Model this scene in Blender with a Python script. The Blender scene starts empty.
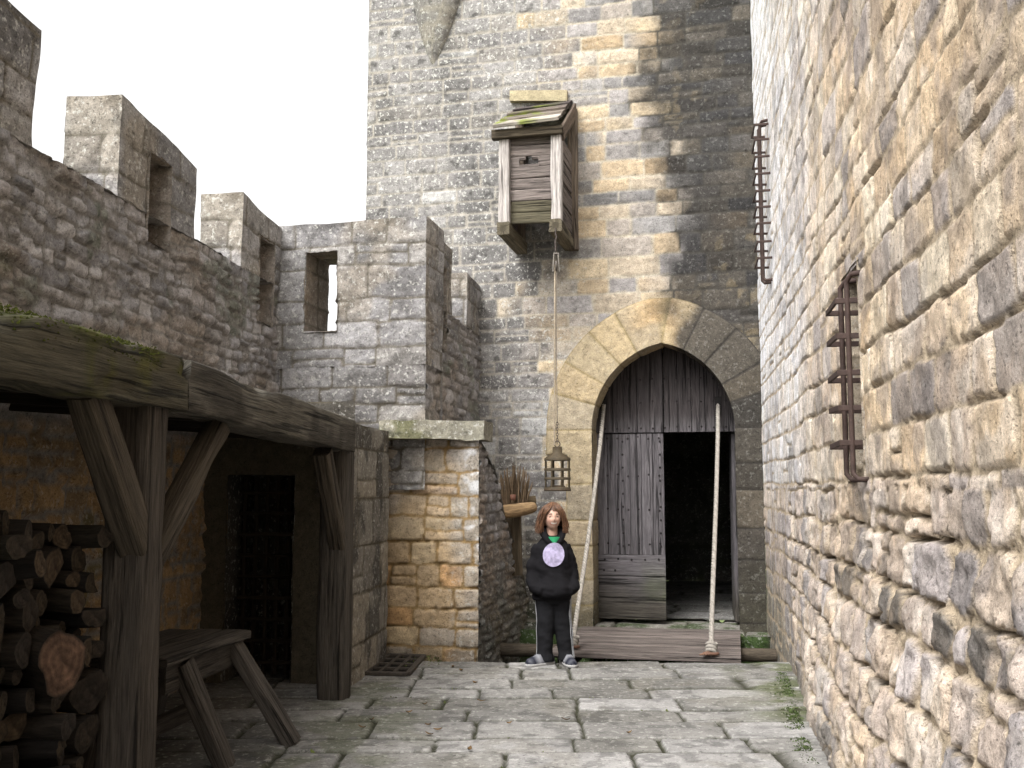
import bpy, math, random
import numpy as np
from mathutils import Vector

# ------------------------------------------------------------------ camera model
FPX, CAM_H, PITCH = 1000.0, 1.5, math.radians(6.05)
CP, SP = math.cos(PITCH), math.sin(PITCH)
UPV = np.array([0., 0., 1.])

def ray(u, v):
    return np.array([u - 512.0, FPX * CP - (384 - v) * SP, FPX * SP + (384 - v) * CP])
def at(u, v, Y):
    d = ray(u, v); return np.array([0, 0, CAM_H]) + d * (Y / d[1])
def on_z(u, v, z=0.0):
    d = ray(u, v); return np.array([0, 0, CAM_H]) + d * ((z - CAM_H) / d[2])
def nrm(a):
    a = np.asarray(a, float); return a / np.linalg.norm(a)
class Plane:
    """upright plane: s runs along U, z is height, N faces the yard"""
    def __init__(s, O, U):
        s.O = np.array([O[0], O[1], 0.0]); s.U = nrm([U[0], U[1], 0]); s.N = np.cross(s.U, UPV)
    def hit(s, u, v, off=0.0):
        d = ray(u, v); c = np.array([0, 0, CAM_H]); o = s.O + s.N * off
        t = np.dot(o - c, s.N) / np.dot(d, s.N); p = c + d * t
        return np.dot(p - s.O, s.U), p[2]
    def S(s, u, v=490, off=0.0): return s.hit(u, v, off)[0]
    def Z(s, u, v, off=0.0): return s.hit(u, v, off)[1]
    def P(s, a, z, off=0.0): return s.O + s.U * a + UPV * z + s.N * off

# ------------------------------------------------------------------ noise
def _h(i, j, k, seed):
    n = (i.astype(np.int64) * 374761393 + j.astype(np.int64) * 668265263 + k.astype(np.int64) * 2147483647 + seed * 974634777) & 0xffffffff
    n = ((n ^ (n >> 13)) * 1274126177) & 0xffffffff
    n = (n ^ (n >> 16)) & 0xffffffff
    n = (n * 2246822519) & 0xffffffff
    return ((n ^ (n >> 15)) & 0xffffff) / float(0xffffff)
def vnoise(x, y, z=None, seed=0):
    x = np.asarray(x, float); y = np.asarray(y, float); z = np.zeros_like(x) if z is None else np.asarray(z, float)
    xi, yi, zi = np.floor(x), np.floor(y), np.floor(z)
    fx, fy, fz = x - xi, y - yi, z - zi
    fx, fy, fz = [f * f * (3 - 2 * f) for f in (fx, fy, fz)]
    r = 0
    for a in (0, 1):
        for b in (0, 1):
            for c in (0, 1):
                w = (fx if a else 1 - fx) * (fy if b else 1 - fy) * (fz if c else 1 - fz)
                r = r + w * _h(xi + a, yi + b, zi + c, seed)
    return r
def fbm(x, y, z=None, octv=4, seed=0):
    t, a, s = 0, 1.0, 0
    for o in range(octv):
        k = 2.03 ** o
        t = t + a * vnoise(np.asarray(x) * k, np.asarray(y) * k, None if z is None else np.asarray(z) * k, seed + o * 17)
        s += a; a *= .5
    return t / s
def sm(a, b, x):
    t = np.clip((x - a) / (b - a), 0, 1); return t * t * (3 - 2 * t)
def lin(*c):
    c = np.array(c, float) / 255.0
    return np.where(c <= .04045, c / 12.92, ((c + .055) / 1.055) ** 2.4)
def mixc(a, b, t):
    t = np.asarray(t)[..., None]; return a * (1 - t) + b * t

# ------------------------------------------------------------------ scene objects
SC = bpy.context.scene
COL = SC.collection
ROOT = {}
def tag(o, label=None, cat=None, group=None, kind=None):
    if label: o['label'] = label
    if cat: o['category'] = cat
    if group: o['group'] = group
    if kind: o['kind'] = kind
    return o
def thing(name, loc, label, cat, group=None, kind=None):
    o = bpy.data.objects.new(name, None); COL.objects.link(o)
    o.location = [float(c) for c in loc]; o.empty_display_size = .1
    ROOT[o.name] = np.array(loc, float)
    return tag(o, label, cat, group, kind)
def root_loc(o):
    while o is not None:
        if o.name in ROOT: return ROOT[o.name]
        o = o.parent
    return np.zeros(3)

class MB:
    def __init__(s): s.V = []; s.F3 = []; s.F4 = []; s.C = []; s.G = []; s.L = []; s.n = 0
    def add(s, V, F, C, G=None, L=None):
        V = np.asarray(V, float).reshape(-1, 3); m = len(V)
        C = np.asarray(C, float)
        if C.ndim == 1: C = np.tile(C, (m, 1))
        s.V.append(V); s.C.append(C)
        s.G.append(np.zeros((m, 3)) + V if G is None else np.asarray(G, float))
        s.L.append(np.zeros(m) if L is None else np.zeros(m) + L)
        if isinstance(F, np.ndarray):
            if len(F): (s.F4 if F.shape[1] == 4 else s.F3).append(F + s.n)
        else:
            q = [f for f in F if len(f) == 4]; t = [f for f in F if len(f) == 3]
            if q: s.F4.append(np.array(q) + s.n)
            if t: s.F3.append(np.array(t) + s.n)
        s.n += m
        return s
    def build(s, name, mat, parent=None, loc=None, smooth=True):
        V = np.concatenate(s.V); C = np.concatenate(s.C); G = np.concatenate(s.G); L = np.concatenate(s.L)
        base = root_loc(parent) if parent is not None else (np.zeros(3) if loc is None else np.array(loc, float))
        me = bpy.data.meshes.new(name)
        f4 = np.concatenate(s.F4) if s.F4 else np.zeros((0, 4), int)
        f3 = np.concatenate(s.F3) if s.F3 else np.zeros((0, 3), int)
        me.vertices.add(len(V)); me.vertices.foreach_set('co', (V - base).astype(np.float32).ravel())
        loops = np.concatenate([f4.ravel(), f3.ravel()]).astype(np.int32)
        me.loops.add(len(loops)); me.loops.foreach_set('vertex_index', loops)
        tot = np.concatenate([np.full(len(f4), 4), np.full(len(f3), 3)]).astype(np.int32)
        st = np.concatenate([[0], np.cumsum(tot)[:-1]]).astype(np.int32)
        me.polygons.add(len(tot)); me.polygons.foreach_set('loop_start', st); me.polygons.foreach_set('loop_total', tot)
        me.polygons.foreach_set('use_smooth', np.full(len(tot), bool(smooth)))
        me.update(calc_edges=True)
        a = me.attributes.new('Col', 'FLOAT_COLOR', 'POINT')
        a.data.foreach_set('color', np.concatenate([C, np.ones((len(C), 1))], 1).astype(np.float32).ravel())
        a = me.attributes.new('Grain', 'FLOAT_VECTOR', 'POINT'); a.data.foreach_set('vector', G.astype(np.float32).ravel())
        a = me.attributes.new('Lich', 'FLOAT', 'POINT'); a.data.foreach_set('value', L.astype(np.float32))
        me.materials.append(mat)
        o = bpy.data.objects.new(name, me); COL.objects.link(o)
        if parent is not None: o.parent = parent
        else:
            o.location = [float(c) for c in base]; ROOT[o.name] = base
        return o

# ------------------------------------------------------------------ materials
def new_mat(name):
    m = bpy.data.materials.new(name); m.use_nodes = True
    nt = m.node_tree; nt.nodes.clear()
    out = nt.nodes.new('ShaderNodeOutputMaterial'); b = nt.nodes.new('ShaderNodeBsdfPrincipled')
    nt.links.new(b.outputs[0], out.inputs[0])
    return m, nt, b
def nd(nt, typ, **kw):
    n = nt.nodes.new(typ)
    for k, v in kw.items():
        if k in n.inputs: n.inputs[k].default_value = v
        else: setattr(n, k, v)
    return n
def ramp(nt, src, p0, p1, c0, c1):
    r = nt.nodes.new('ShaderNodeMapRange'); r.inputs[1].default_value = p0; r.inputs[2].default_value = p1
    r.inputs[3].default_value = c0; r.inputs[4].default_value = c1
    nt.links.new(src, r.inputs[0]); return r.outputs[0]
def mul(nt, col, fac):
    m = nt.nodes.new('ShaderNodeVectorMath'); m.operation = 'SCALE'
    nt.links.new(col, m.inputs[0]); nt.links.new(fac, m.inputs['Scale']); return m.outputs[0]
def math_(nt, op, a, b):
    m = nt.nodes.new('ShaderNodeMath'); m.operation = op
    for i, x in enumerate((a, b)):
        if isinstance(x, (int, float)): m.inputs[i].default_value = x
        else: nt.links.new(x, m.inputs[i])
    return m.outputs[0]
def mixn(nt, fac, a, b):
    m = nt.nodes.new('ShaderNodeMix'); m.data_type = 'RGBA'
    nt.links.new(fac, m.inputs[0]); nt.links.new(a, m.inputs[6])
    if isinstance(b, tuple): m.inputs[7].default_value = b
    else: nt.links.new(b, m.inputs[7])
    return m.outputs[2]

def attr_mat(name, grain=None, scale=1.0, contrast=.3, bump=.4, bdist=.01, rough=.9, lich=True, spec=.2, metal=0.0, grit=0.0, crack=False):
    m, nt, b = new_mat(name)
    col = nd(nt, 'ShaderNodeAttribute', attribute_name='Col')
    if grain:
        g = nd(nt, 'ShaderNodeAttribute', attribute_name='Grain')
        mp = nd(nt, 'ShaderNodeMapping'); mp.inputs['Scale'].default_value = grain
        nt.links.new(g.outputs['Vector'], mp.inputs[0]); vec = mp.outputs[0]; s1, s2 = 1.0, 3.0
    else:
        tc = nd(nt, 'ShaderNodeTexCoord'); vec = tc.outputs['Object']; s1, s2 = 14 * scale, 85 * scale
    n1 = nd(nt, 'ShaderNodeTexNoise', Scale=s1, Detail=6.0, Roughness=.65); nt.links.new(vec, n1.inputs['Vector'])
    n2 = nd(nt, 'ShaderNodeTexNoise', Scale=s2, Detail=4.0, Roughness=.7); nt.links.new(vec, n2.inputs['Vector'])
    c = mul(nt, col.outputs['Color'], ramp(nt, n1.outputs[0], .3, .7, 1 - contrast, 1 + contrast))
    c = mul(nt, c, ramp(nt, n2.outputs[0], .3, .7, 1 - contrast * .8, 1 + contrast * .8))
    if lich:
        la = nd(nt, 'ShaderNodeAttribute', attribute_name='Lich')
        n3 = nd(nt, 'ShaderNodeTexNoise', Scale=26 * scale, Detail=5.0, Roughness=.7); nt.links.new(vec, n3.inputs['Vector'])
        n4 = nd(nt, 'ShaderNodeTexNoise', Scale=9 * scale, Detail=3.0); nt.links.new(vec, n4.inputs['Vector'])
        f = math_(nt, 'MULTIPLY', ramp(nt, n3.outputs[0], .56, .62, 0, 1), la.outputs['Fac'])
        c = mixn(nt, f, c, (.50, .49, .45, 1))
        d = math_(nt, 'MULTIPLY', ramp(nt, n4.outputs[0], .58, .68, 0, .55), la.outputs['Fac'])
        c = mixn(nt, d, c, (.05, .047, .043, 1))
    hh0 = None
    if grit:
        n5 = nd(nt, 'ShaderNodeTexNoise', Scale=230 * scale, Detail=3.0, Roughness=.7); nt.links.new(vec, n5.inputs['Vector'])
        n6 = nd(nt, 'ShaderNodeTexNoise', Scale=52 * scale, Detail=5.0, Roughness=.75); nt.links.new(vec, n6.inputs['Vector'])
        c = mul(nt, c, ramp(nt, n5.outputs[0], .3, .7, 1 - grit, 1 + grit))
        pore = ramp(nt, n6.outputs[0], .36, .44, .5, 1.0); c = mul(nt, c, pore)
        hh0 = math_(nt, 'ADD', math_(nt, 'MULTIPLY', n5.outputs[0], .35), math_(nt, 'MULTIPLY', pore, .5))
    nt.links.new(c, b.inputs['Base Color'])
    b.inputs['Roughness'].default_value = rough; b.inputs['Specular IOR Level'].default_value = spec; b.inputs['Metallic'].default_value = metal
    hh = math_(nt, 'ADD', math_(nt, 'MULTIPLY', n1.outputs[0], 1.0), math_(nt, 'MULTIPLY', n2.outputs[0], .6))
    if crack:
        mp2 = nd(nt, 'ShaderNodeMapping'); mp2.inputs['Scale'].default_value = (1.1, 30, 30); nt.links.new(g.outputs['Vector'], mp2.inputs[0])
        n8 = nd(nt, 'ShaderNodeTexNoise', Scale=1.0, Detail=5.0, Roughness=.6); nt.links.new(mp2.outputs[0], n8.inputs['Vector'])
        ck = ramp(nt, n8.outputs[0], .36, .43, 0, 1); c2 = mul(nt, c, ramp(nt, ck, 0, 1, .3, 1)); nt.links.new(c2, b.inputs['Base Color'])
        hh = math_(nt, 'ADD', hh, math_(nt, 'MULTIPLY', ck, 1.2))
    if hh0 is not None: hh = math_(nt, 'ADD', hh, hh0)
    bp = nd(nt, 'ShaderNodeBump', Strength=bump, Distance=bdist); nt.links.new(hh, bp.inputs['Height'])
    nt.links.new(bp.outputs[0], b.inputs['Normal'])
    return m
M_STONE = attr_mat('weathered_limestone', contrast=.26, bump=.8, bdist=.016, grit=.28)
M_PAVE = attr_mat('worn_paving_stone', scale=.8, contrast=.15, bump=.6, bdist=.006, rough=.8, spec=.25, grit=.16)
M_WOOD = attr_mat('old_oak', grain=(2.6, 55, 55), contrast=.5, bump=1.0, bdist=.014, lich=False, rough=.85, crack=True)
M_BARK = attr_mat('log_bark', grain=(5, 40, 40), contrast=.45, bump=.9, bdist=.015, lich=False)
M_IRON = attr_mat('rusty_iron', scale=2.0, contrast=.35, bump=.5, bdist=.003, rough=.75, lich=False, spec=.3)
M_ROPE = attr_mat('hemp_rope', scale=3, contrast=.25, bump=.6, bdist=.003, lich=False)
M_CLOTH = attr_mat('cotton_cloth', scale=4, contrast=.15, bump=.4, bdist=.002, lich=False, spec=.1)
M_SKIN = attr_mat('skin', scale=3, contrast=.05, bump=.05, bdist=.001, lich=False, rough=.5, spec=.35)
M_HAIR = attr_mat('brown_hair', scale=4, contrast=.25, bump=.2, bdist=.001, lich=False, rough=.5, spec=.3)
M_SHOE = attr_mat('shoe_leather', scale=4, contrast=.1, bump=.2, bdist=.001, lich=False, rough=.5)
M_LEAF = attr_mat('weed_leaf', scale=3, contrast=.2, bump=.1, lich=False, rough=.6)
M_MOSS = attr_mat('moss', scale=5, contrast=.45, bump=1.0, bdist=.02, lich=False, rough=1.0, spec=.05)
M_DARK = attr_mat('earth', contrast=.3, bump=.6, lich=False)

# ------------------------------------------------------------------ masonry layouts
class Courses:
    def __init__(s, u0, u1, v0, v1, hr, lr, seed, split=.15, warp=(.03, 1.6), gap=.012, rnd=.04):
        R = random.Random(seed); s.seed = seed; s.split, s.warp, s.gap, s.rnd = split, warp, gap, rnd
        e = [v0]
        while e[-1] < v1: e.append(e[-1] + R.uniform(*hr))
        s.e = np.array(e); s.b = []
        for i in range(len(e) - 1):
            h = e[i + 1] - e[i]; x = [u0 - R.random() * lr[1]]
            while x[-1] < u1 + lr[1]: x.append(x[-1] + R.uniform(*lr) * (.6 + .4 * h / ((hr[0] + hr[1]) / 2)))
            s.b.append(np.array(x))
    def eval(s, u, v):
        a, f = s.warp
        uw = u + a * 2 * (fbm(u * f, v * f, None, 3, s.seed + 5) - .5) + a * .5 * (fbm(u * f * 6, v * f * 6, None, 2, s.seed + 6) - .5)
        vw = v + a * 2 * (fbm(u * f * .8, v * f, None, 3, s.seed + 8) - .5) + a * .5 * (fbm(u * f * 6, v * f * 6, None, 2, s.seed + 9) - .5)
        ci = np.clip(np.searchsorted(s.e, vw) - 1, 0, len(s.b) - 1)
        lo, hi = s.e[ci].copy(), s.e[ci + 1].copy(); le = np.zeros_like(u); ri = np.zeros_like(u); k = np.zeros(u.shape, int)
        for c in np.unique(ci):
            m = ci == c; b = s.b[c]; kk = np.clip(np.searchsorted(b, uw[m]) - 1, 0, len(b) - 2)
            k[m] = kk; le[m] = b[kk]; ri[m] = b[kk + 1]
        z0 = np.zeros_like(k)
        hs = _h(ci, k, z0, s.seed + 31); fr = lo + (hi - lo) * (.35 + .3 * _h(ci, k, z0, s.seed + 32))
        sp = hs < s.split; upp = sp & (vw > fr)
        lo = np.where(upp, fr, lo); hi = np.where(sp & ~upp, fr, hi)
        sub = np.where(upp, 1, 0)
        # each stone's edges are slightly out of true
        tl = (_h(ci, k, sub, s.seed + 41) - .5) * .12; tu = (_h(ci, k, sub, s.seed + 42) - .5) * .12
        cu, cv = (le + ri) / 2, (lo + hi) / 2
        du = np.minimum(uw - le, ri - uw) - np.abs(tl) * np.abs(vw - cv) ; dv = np.minimum(vw - lo, hi - vw) - np.abs(tu) * np.abs(uw - cu) * .5
        r = s.rnd * (.5 + _h(ci, k, sub, s.seed + 43))
        r = np.minimum(r, (hi - lo) * .5)
        d = np.where((du < r) & (dv < r), r - np.hypot(r - du, r - dv), np.minimum(du, dv)) - s.gap / 2 * (.6 + .8 * _h(ci, k, sub, s.seed + 44))
        d = d + (fbm(u * 22, v * 22, None, 2, s.seed + 3) - .5) * s.gap * .9
        return dict(d=d, r=[_h(ci, k, sub, s.seed + 50 + i) for i in range(5)], cu=cu, cv=cv, lu=(uw - cu), lv=(vw - cv), u=u, v=v)
class Rubble:
    def __init__(s, sx, sy, seed, gap=.012, warp=(.03, 3), jit=.8): s.sx, s.sy, s.seed, s.gap, s.warp, s.jit = sx, sy, seed, gap, warp, jit
    def eval(s, u, v):
        a, f = s.warp
        uw = (u + a * 2 * (fbm(u * f, v * f, None, 3, s.seed) - .5)) / s.sx; vw = (v + a * 2 * (fbm(u * f, v * f, None, 3, s.seed + 4) - .5)) / s.sy
        iu, iv = np.floor(uw), np.floor(vw); d1 = np.full(u.shape, 9.); d2 = d1.copy(); bi = iu.copy(); bj = iv.copy(); bx = iu * 0; by = iu * 0
        for a_ in (-1, 0, 1):
            for b_ in (-1, 0, 1):
                ci, cj = iu + a_, iv + b_; z0 = ci * 0
                px = ci + .5 * (np.mod(cj, 2)) + .5 + s.jit * (_h(ci, cj, z0, s.seed + 11) - .5); py = cj + .5 + s.jit * (_h(ci, cj, z0, s.seed + 12) - .5)
                dd = np.hypot(uw - px, vw - py) - .25 * _h(ci, cj, z0, s.seed + 13)
                n1 = dd < d1
                d2 = np.where(n1, d1, np.minimum(d2, dd)); d1 = np.where(n1, dd, d1)
                bi = np.where(n1, ci, bi); bj = np.where(n1, cj, bj); bx = np.where(n1, px, bx); by = np.where(n1, py, by)
        d = (d2 - d1) * .5 * min(s.sx, s.sy) - s.gap / 2
        z0 = bi * 0
        return dict(d=d, r=[_h(bi, bj, z0, s.seed + 50 + i) for i in range(5)], cu=bx * s.sx, cv=by * s.sy, lu=(uw - bx) * s.sx, lv=(vw - by) * s.sy, u=u, v=v)

DESAT = .25
TINT = np.array([.99, .985, 1.015])
class Style:
    def __init__(s, depth=.03, bev=.02, bulge=.02, bigr=.08, off=.02, tilt=.08, rough=.012, mortar=lin(120, 112, 98), mrough=.006, gapn=0.0, f=9):
        s.__dict__.update(locals())
def relief(L, st, seed):
    d = L['d']; x = np.clip(d / st.bev, 0, 1)
    D = st.depth
    if st.gapn: D = st.depth * (st.gapn + (1.6 - st.gapn) * sm(.47, .63, fbm(L['u'] * 3.1 + 5, L['v'] * 5, None, 3, seed + 9)))
    h = D * (1 - (1 - x) ** 2) + st.bulge * (1 - (1 - np.clip(d / st.bigr, 0, 1)) ** 2)
    r = L['r']
    n = fbm(L['u'] * st.f, L['v'] * st.f, None, 5, seed) - .5
    n2 = fbm(L['u'] * st.f * .4 + 9, L['v'] * st.f * .4, None, 3, seed + 3) - .5
    h = h + x * ((r[0] - .5) * st.off + st.tilt * ((r[1] - .5) * L['lu'] + (r[2] - .5) * L['lv']) + st.rough * 2 * (n + n2))
    return h - D - st.bulge * .6 + (1 - x) * (st.mrough * 3 * n)
def wobble(P, amp, f=2.2):
    if amp <= 0: return P
    n = np.stack([fbm(P[:, 0] * f + 31 * i, P[:, 1] * f, P[:, 2] * f, 3, 900 + i) - .5 for i in range(3)], 1)
    return P + n * 2 * amp
def rng(a, b, step): return np.linspace(a, b, max(2, int(abs(b - a) / step + 1.5)))
def grid_lines(segs, extra=()):
    x = np.concatenate([rng(*s) for s in segs] + [np.array(list(extra), float)])
    x = np.unique(np.round(x, 5)); keep = np.ones(len(x), bool)
    ex = set(np.round(list(extra), 5))
    for i in range(1, len(x)):
        if x[i] - x[i - 1] < .004:
            if x[i] in ex: keep[i - 1] = False
            else: keep[i] = False
    return x[keep]
def patch(mb, O, U, V, us, vs, lay, st, colf, hole=None, fade=0.0, wob=.012, seed=1, lich=None, mapf=None, uo=0.0, vo=0.0):
    O, U, V = np.asarray(O, float), np.asarray(U, float), np.asarray(V, float); N = np.cross(U, V)
    uu, vv = np.meshgrid(us, vs); sh = uu.shape; u = uu.ravel(); v = vv.ravel()
    L = lay.eval(u + uo, v + vo); h = relief(L, st, seed)
    if fade > 0:
        e = np.minimum(np.minimum(u - us[0], us[-1] - u), np.minimum(v - vs[0], vs[-1] - v)); h = h * sm(0, fade, e)
    C = colf(L); m = sm(-.002, .010, L['d'])
    if isinstance(C, tuple): C, MC = C
    else: MC = np.tile(st.mortar, (len(u), 1))
    g_ = C @ np.array([.3, .5, .2]); C = mixc(C, np.stack([g_] * 3, 1), np.full(len(u), DESAT)) * TINT
    C = mixc(MC, C, m)
    if mapf: P = mapf(u, v, h)
    else: P = O + u[:, None] * U + v[:, None] * V + h[:, None] * N
    P = wobble(P, wob)
    i = np.arange(len(u)).reshape(sh); a, b, c, d = i[:-1, :-1].ravel(), i[:-1, 1:].ravel(), i[1:, 1:].ravel(), i[1:, :-1].ravel()
    F = np.stack([a, b, c, d], 1)
    if hole is not None:
        cu, cv = (u[a] + u[c]) / 2, (v[a] + v[c]) / 2; F = F[~hole(cu, cv)]
    lv = np.full(len(u), .5) if lich is None else lich(L)
    mb.add(P, F, C, None, lv * m)
    return mb

def pal(cols, weights=None):
    c = np.array([lin(*x) for x in cols]); w = np.cumsum(np.ones(len(c)) if weights is None else np.array(weights, float)); w = w / w[-1]
    def f(r): return c[np.clip(np.searchsorted(w, r), 0, len(c) - 1)]
    return f
def tone(C, L, a=.25): return C * (1 - a / 2 + a * L['r'][4])[:, None]

# ------------------------------------------------------------------ timbers, tubes
def frame(d):
    d = nrm(d); r = np.cross(d, UPV)
    if np.linalg.norm(r) < .15: r = np.array([1., 0, 0]) - d * d[0]
    r = nrm(r); return d, r, np.cross(r, d)
def timber(mb, p0, p1, w, h, c, seed=0, seg=.08, rough=.006, right=None, rc=.2, taper=1.0, bow=0.0, colf=None, chip=0.0, lich=0.0):
    """squared beam from p0 to p1: w across (along right), h along the other axis"""
    p0, p1 = np.asarray(p0, float), np.asarray(p1, float); d, r, t = frame(p1 - p0)
    if right is not None:
        r = np.asarray(right, float); r = nrm(r - d * np.dot(r, d)); t = np.cross(r, d)
    ln = np.linalg.norm(p1 - p0); n = max(2, int(ln / seg) + 1); k = 6
    cs = []
    for (x0, y0, x1, y1) in ((-1, -1, 1, -1), (1, -1, 1, 1), (1, 1, -1, 1), (-1, 1, -1, -1)):
        for j in range(k):
            f = rc * .5 + (1 - rc) * j / (k - 1); cs.append((x0 + (x1 - x0) * f, y0 + (y1 - y0) * f))
    cs = np.array(cs); m = len(cs); s = np.linspace(0, ln, n)
    V = []; G = []
    for i, si in enumerate(s):
        q = si / ln; sc = 1 + (taper - 1) * q
        ctr = p0 + d * si + t * bow * math.sin(math.pi * q)
        V.append(ctr + np.outer(cs[:, 0] * w / 2 * sc, r) + np.outer(cs[:, 1] * h / 2 * sc, t))
        G.append(np.stack([np.full(m, si + seed * 3.7), cs[:, 0] * w / 2 + seed * 1.3, cs[:, 1] * h / 2], 1))
    V = np.concatenate(V); G = np.concatenate(G)
    nn = fbm(G[:, 0] * 1.5, G[:, 1] * 16, G[:, 2] * 16, 3, seed + 70) - .5
    outv = np.tile(np.outer(cs[:, 0], r) + np.outer(cs[:, 1], t), (n, 1))
    big = fbm(G[:, 0] * 1.6, G[:, 1] * 4, G[:, 2] * 4, 2, seed + 80) - .5
    V = V + outv * (nn * 2 * rough + big * rough * 2)[:, None]
    if chip:
        ch = np.clip(fbm(G[:, 0] * 2.2, G[:, 1] * 11, G[:, 2] * 11, 3, seed + 90) - .52, 0, 1) * chip
        V = V - outv * ch[:, None]
    C = np.tile(np.asarray(c, float), (len(V), 1)) * (.85 + .3 * vnoise(G[:, 0] * .8, G[:, 1] * 12, G[:, 2] * 12, seed + 60))[:, None]
    if colf: C = colf(V, G, C)
    i = np.arange(n * m).reshape(n, m); a = i[:-1]; b = np.roll(i, -1, 1)[:-1]; cc = np.roll(i, -1, 1)[1:]; dd = i[1:]
    F = np.stack([a.ravel(), b.ravel(), cc.ravel(), dd.ravel()], 1)
    mb.add(V, F, C, G, lich)
    for e, idx in ((0, i[0]), (1, i[-1])):
        ring = V[idx]; ce = ring.mean(0); inner = ce + (ring - ce) * .5
        VV = np.concatenate([ring, inner, [ce]]); GG = np.concatenate([G[idx] * [0, 1, 1] + [e * 3, 0, 0]] * 2 + [[[e * 3., 0, 0]]])
        FF = []
        for j in range(m):
            j2 = (j + 1) % m
            q = [j, j2, m + j2, m + j] if e == 1 else [j2, j, m + j, m + j2]
            FF.append(tuple(q)); FF.append((m + j, m + j2, 2 * m) if e == 1 else (m + j2, m + j, 2 * m))
        mb.add(VV, FF, np.asarray(c, float) * .8, GG, lich)
    return mb
def tube(mb, pts, rad, c, n=8, cap=True, seed=0):
    pts = np.asarray(pts, float); m = len(pts); rad = np.zeros(m) + rad
    tn = np.gradient(pts, axis=0); V = []; G = []; s = 0
    d, r, t = frame(tn[0]); an = np.arange(n) * 2 * math.pi / n
    for i in range(m):
        d = nrm(tn[i]); r = nrm(r - d * np.dot(r, d)); t = np.cross(d, r)
        if i: s += np.linalg.norm(pts[i] - pts[i - 1])
        V.append(pts[i] + rad[i] * (np.outer(np.cos(an), r) + np.outer(np.sin(an), t)))
        G.append(np.stack([np.full(n, s + seed), rad[i] * np.cos(an), rad[i] * np.sin(an)], 1))
    V = np.concatenate(V); G = np.concatenate(G); i = np.arange(m * n).reshape(m, n)
    F = np.stack([i[:-1].ravel(), np.roll(i, -1, 1)[:-1].ravel(), np.roll(i, -1, 1)[1:].ravel(), i[1:].ravel()], 1)
    mb.add(V, F, c, G)
    if cap:
        for e, idx in ((0, i[0]), (1, i[-1])):
            VV = np.concatenate([V[idx], [pts[0 if e == 0 else -1]]]); GG = np.concatenate([G[idx], [[0, 0, 0]]])
            mb.add(VV, [((j, (j + 1) % n, n) if e else ((j + 1) % n, j, n)) for j in range(n)], c, GG)
    return mb
def lathe(mb, ctr, prof, c, n=20, ax=None):
    ctr = np.asarray(ctr, float); an = np.arange(n) * 2 * math.pi / n; V = []
    for r, z in prof: V.append(ctr + np.stack([r * np.cos(an), r * np.sin(an), np.full(n, z)], 1))
    V = np.concatenate(V); i = np.arange(len(V)).reshape(len(prof), n)
    F = np.stack([i[:-1].ravel(), np.roll(i, -1, 1)[:-1].ravel(), np.roll(i, -1, 1)[1:].ravel(), i[1:].ravel()], 1)
    mb.add(V, F, c); return mb
def box8(mb, pts, c, sub=6, st=None):
    """hexahedron: pts = 4 bottom corners counter-clockwise, then the 4 above"""
    p = np.asarray(pts, float)
    for q in ((3, 2, 1, 0), (4, 5, 6, 7), (0, 1, 5, 4), (1, 2, 6, 5), (2, 3, 7, 6), (3, 0, 4, 7)):
        a, b, c_, d = p[list(q)]; g = np.linspace(0, 1, sub + 1); x, y = np.meshgrid(g, g); x, y = x.ravel()[:, None], y.ravel()[:, None]
        V = a * (1 - x) * (1 - y) + b * x * (1 - y) + c_ * x * y + d * (1 - x) * y
        i = np.arange((sub + 1) ** 2).reshape(sub + 1, sub + 1)
        F = np.stack([i[:-1, :-1].ravel(), i[:-1, 1:].ravel(), i[1:, 1:].ravel(), i[1:, :-1].ravel()], 1)
        mb.add(wobble(V, .012 if st is None else st, 4), F, c)
    return mb

# ================================================================== planes of the place
PC = at(765, 490, 11.0); PC[2] = 0
GATE = Plane(PC, (4.362, -1))                       # s = 0 at the right corner, negative to the left
RW = Plane(PC, (-.163, -1))                         # s runs from the corner towards the camera
LBO = np.array([-3.41, 0, 0]); LBD = (.118, 1)
LB = Plane(LBO, LBD)                                # inner face of the left battlement
pc = np.array([at(275, 490, 9.6)[0], 9.6, 0])
UF = Plane(pc, (4.362, -1))
s425 = UF.S(425, 400)
p425 = UF.P(s425, 0)
sg480 = GATE.S(480, 400); pg480 = GATE.P(sg480, 0)
USD = Plane(p425, pg480 - p425)                     # inner face of the far parapet, running to the tower
lenUS = np.linalg.norm(pg480 - p425)
ZT, ZS = 4.06, 3.46                                 # merlon top, crenel sill
print('gate', GATE.O, 'UF len', s425, 'US len', lenUS)

# ------------------------------------------------------------------ world and light
w = bpy.data.worlds.new('World'); SC.world = w; w.use_nodes = True
nt = w.node_tree; bg = nt.nodes['Background']
sky = nt.nodes.new('ShaderNodeTexSky'); sky.sky_type = 'NISHITA'; sky.sun_disc = False
SUN_EL, SUN_AZ = math.radians(52), math.radians(215)
sky.sun_elevation = SUN_EL; sky.sun_rotation = SUN_AZ; sky.air_density = 1.0; sky.dust_density = 6.0; sky.ozone_density = 1.0
hs = nt.nodes.new('ShaderNodeHueSaturation'); hs.inputs['Saturation'].default_value = .0; hs.inputs['Value'].default_value = 2.1
nt.links.new(sky.outputs[0], hs.inputs['Color']); nt.links.new(hs.outputs[0], bg.inputs['Color'])
bg.inputs['Strength'].default_value = .15
sl = bpy.data.lights.new('sun', 'SUN'); sl.energy = 1.3; sl.angle = math.radians(25); sl.color = (1, .975, .94)
so = bpy.data.objects.new('sun', sl); COL.objects.link(so)
sd = Vector((math.sin(SUN_AZ) * math.cos(SUN_EL), math.cos(SUN_AZ) * math.cos(SUN_EL), math.sin(SUN_EL)))
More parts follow.
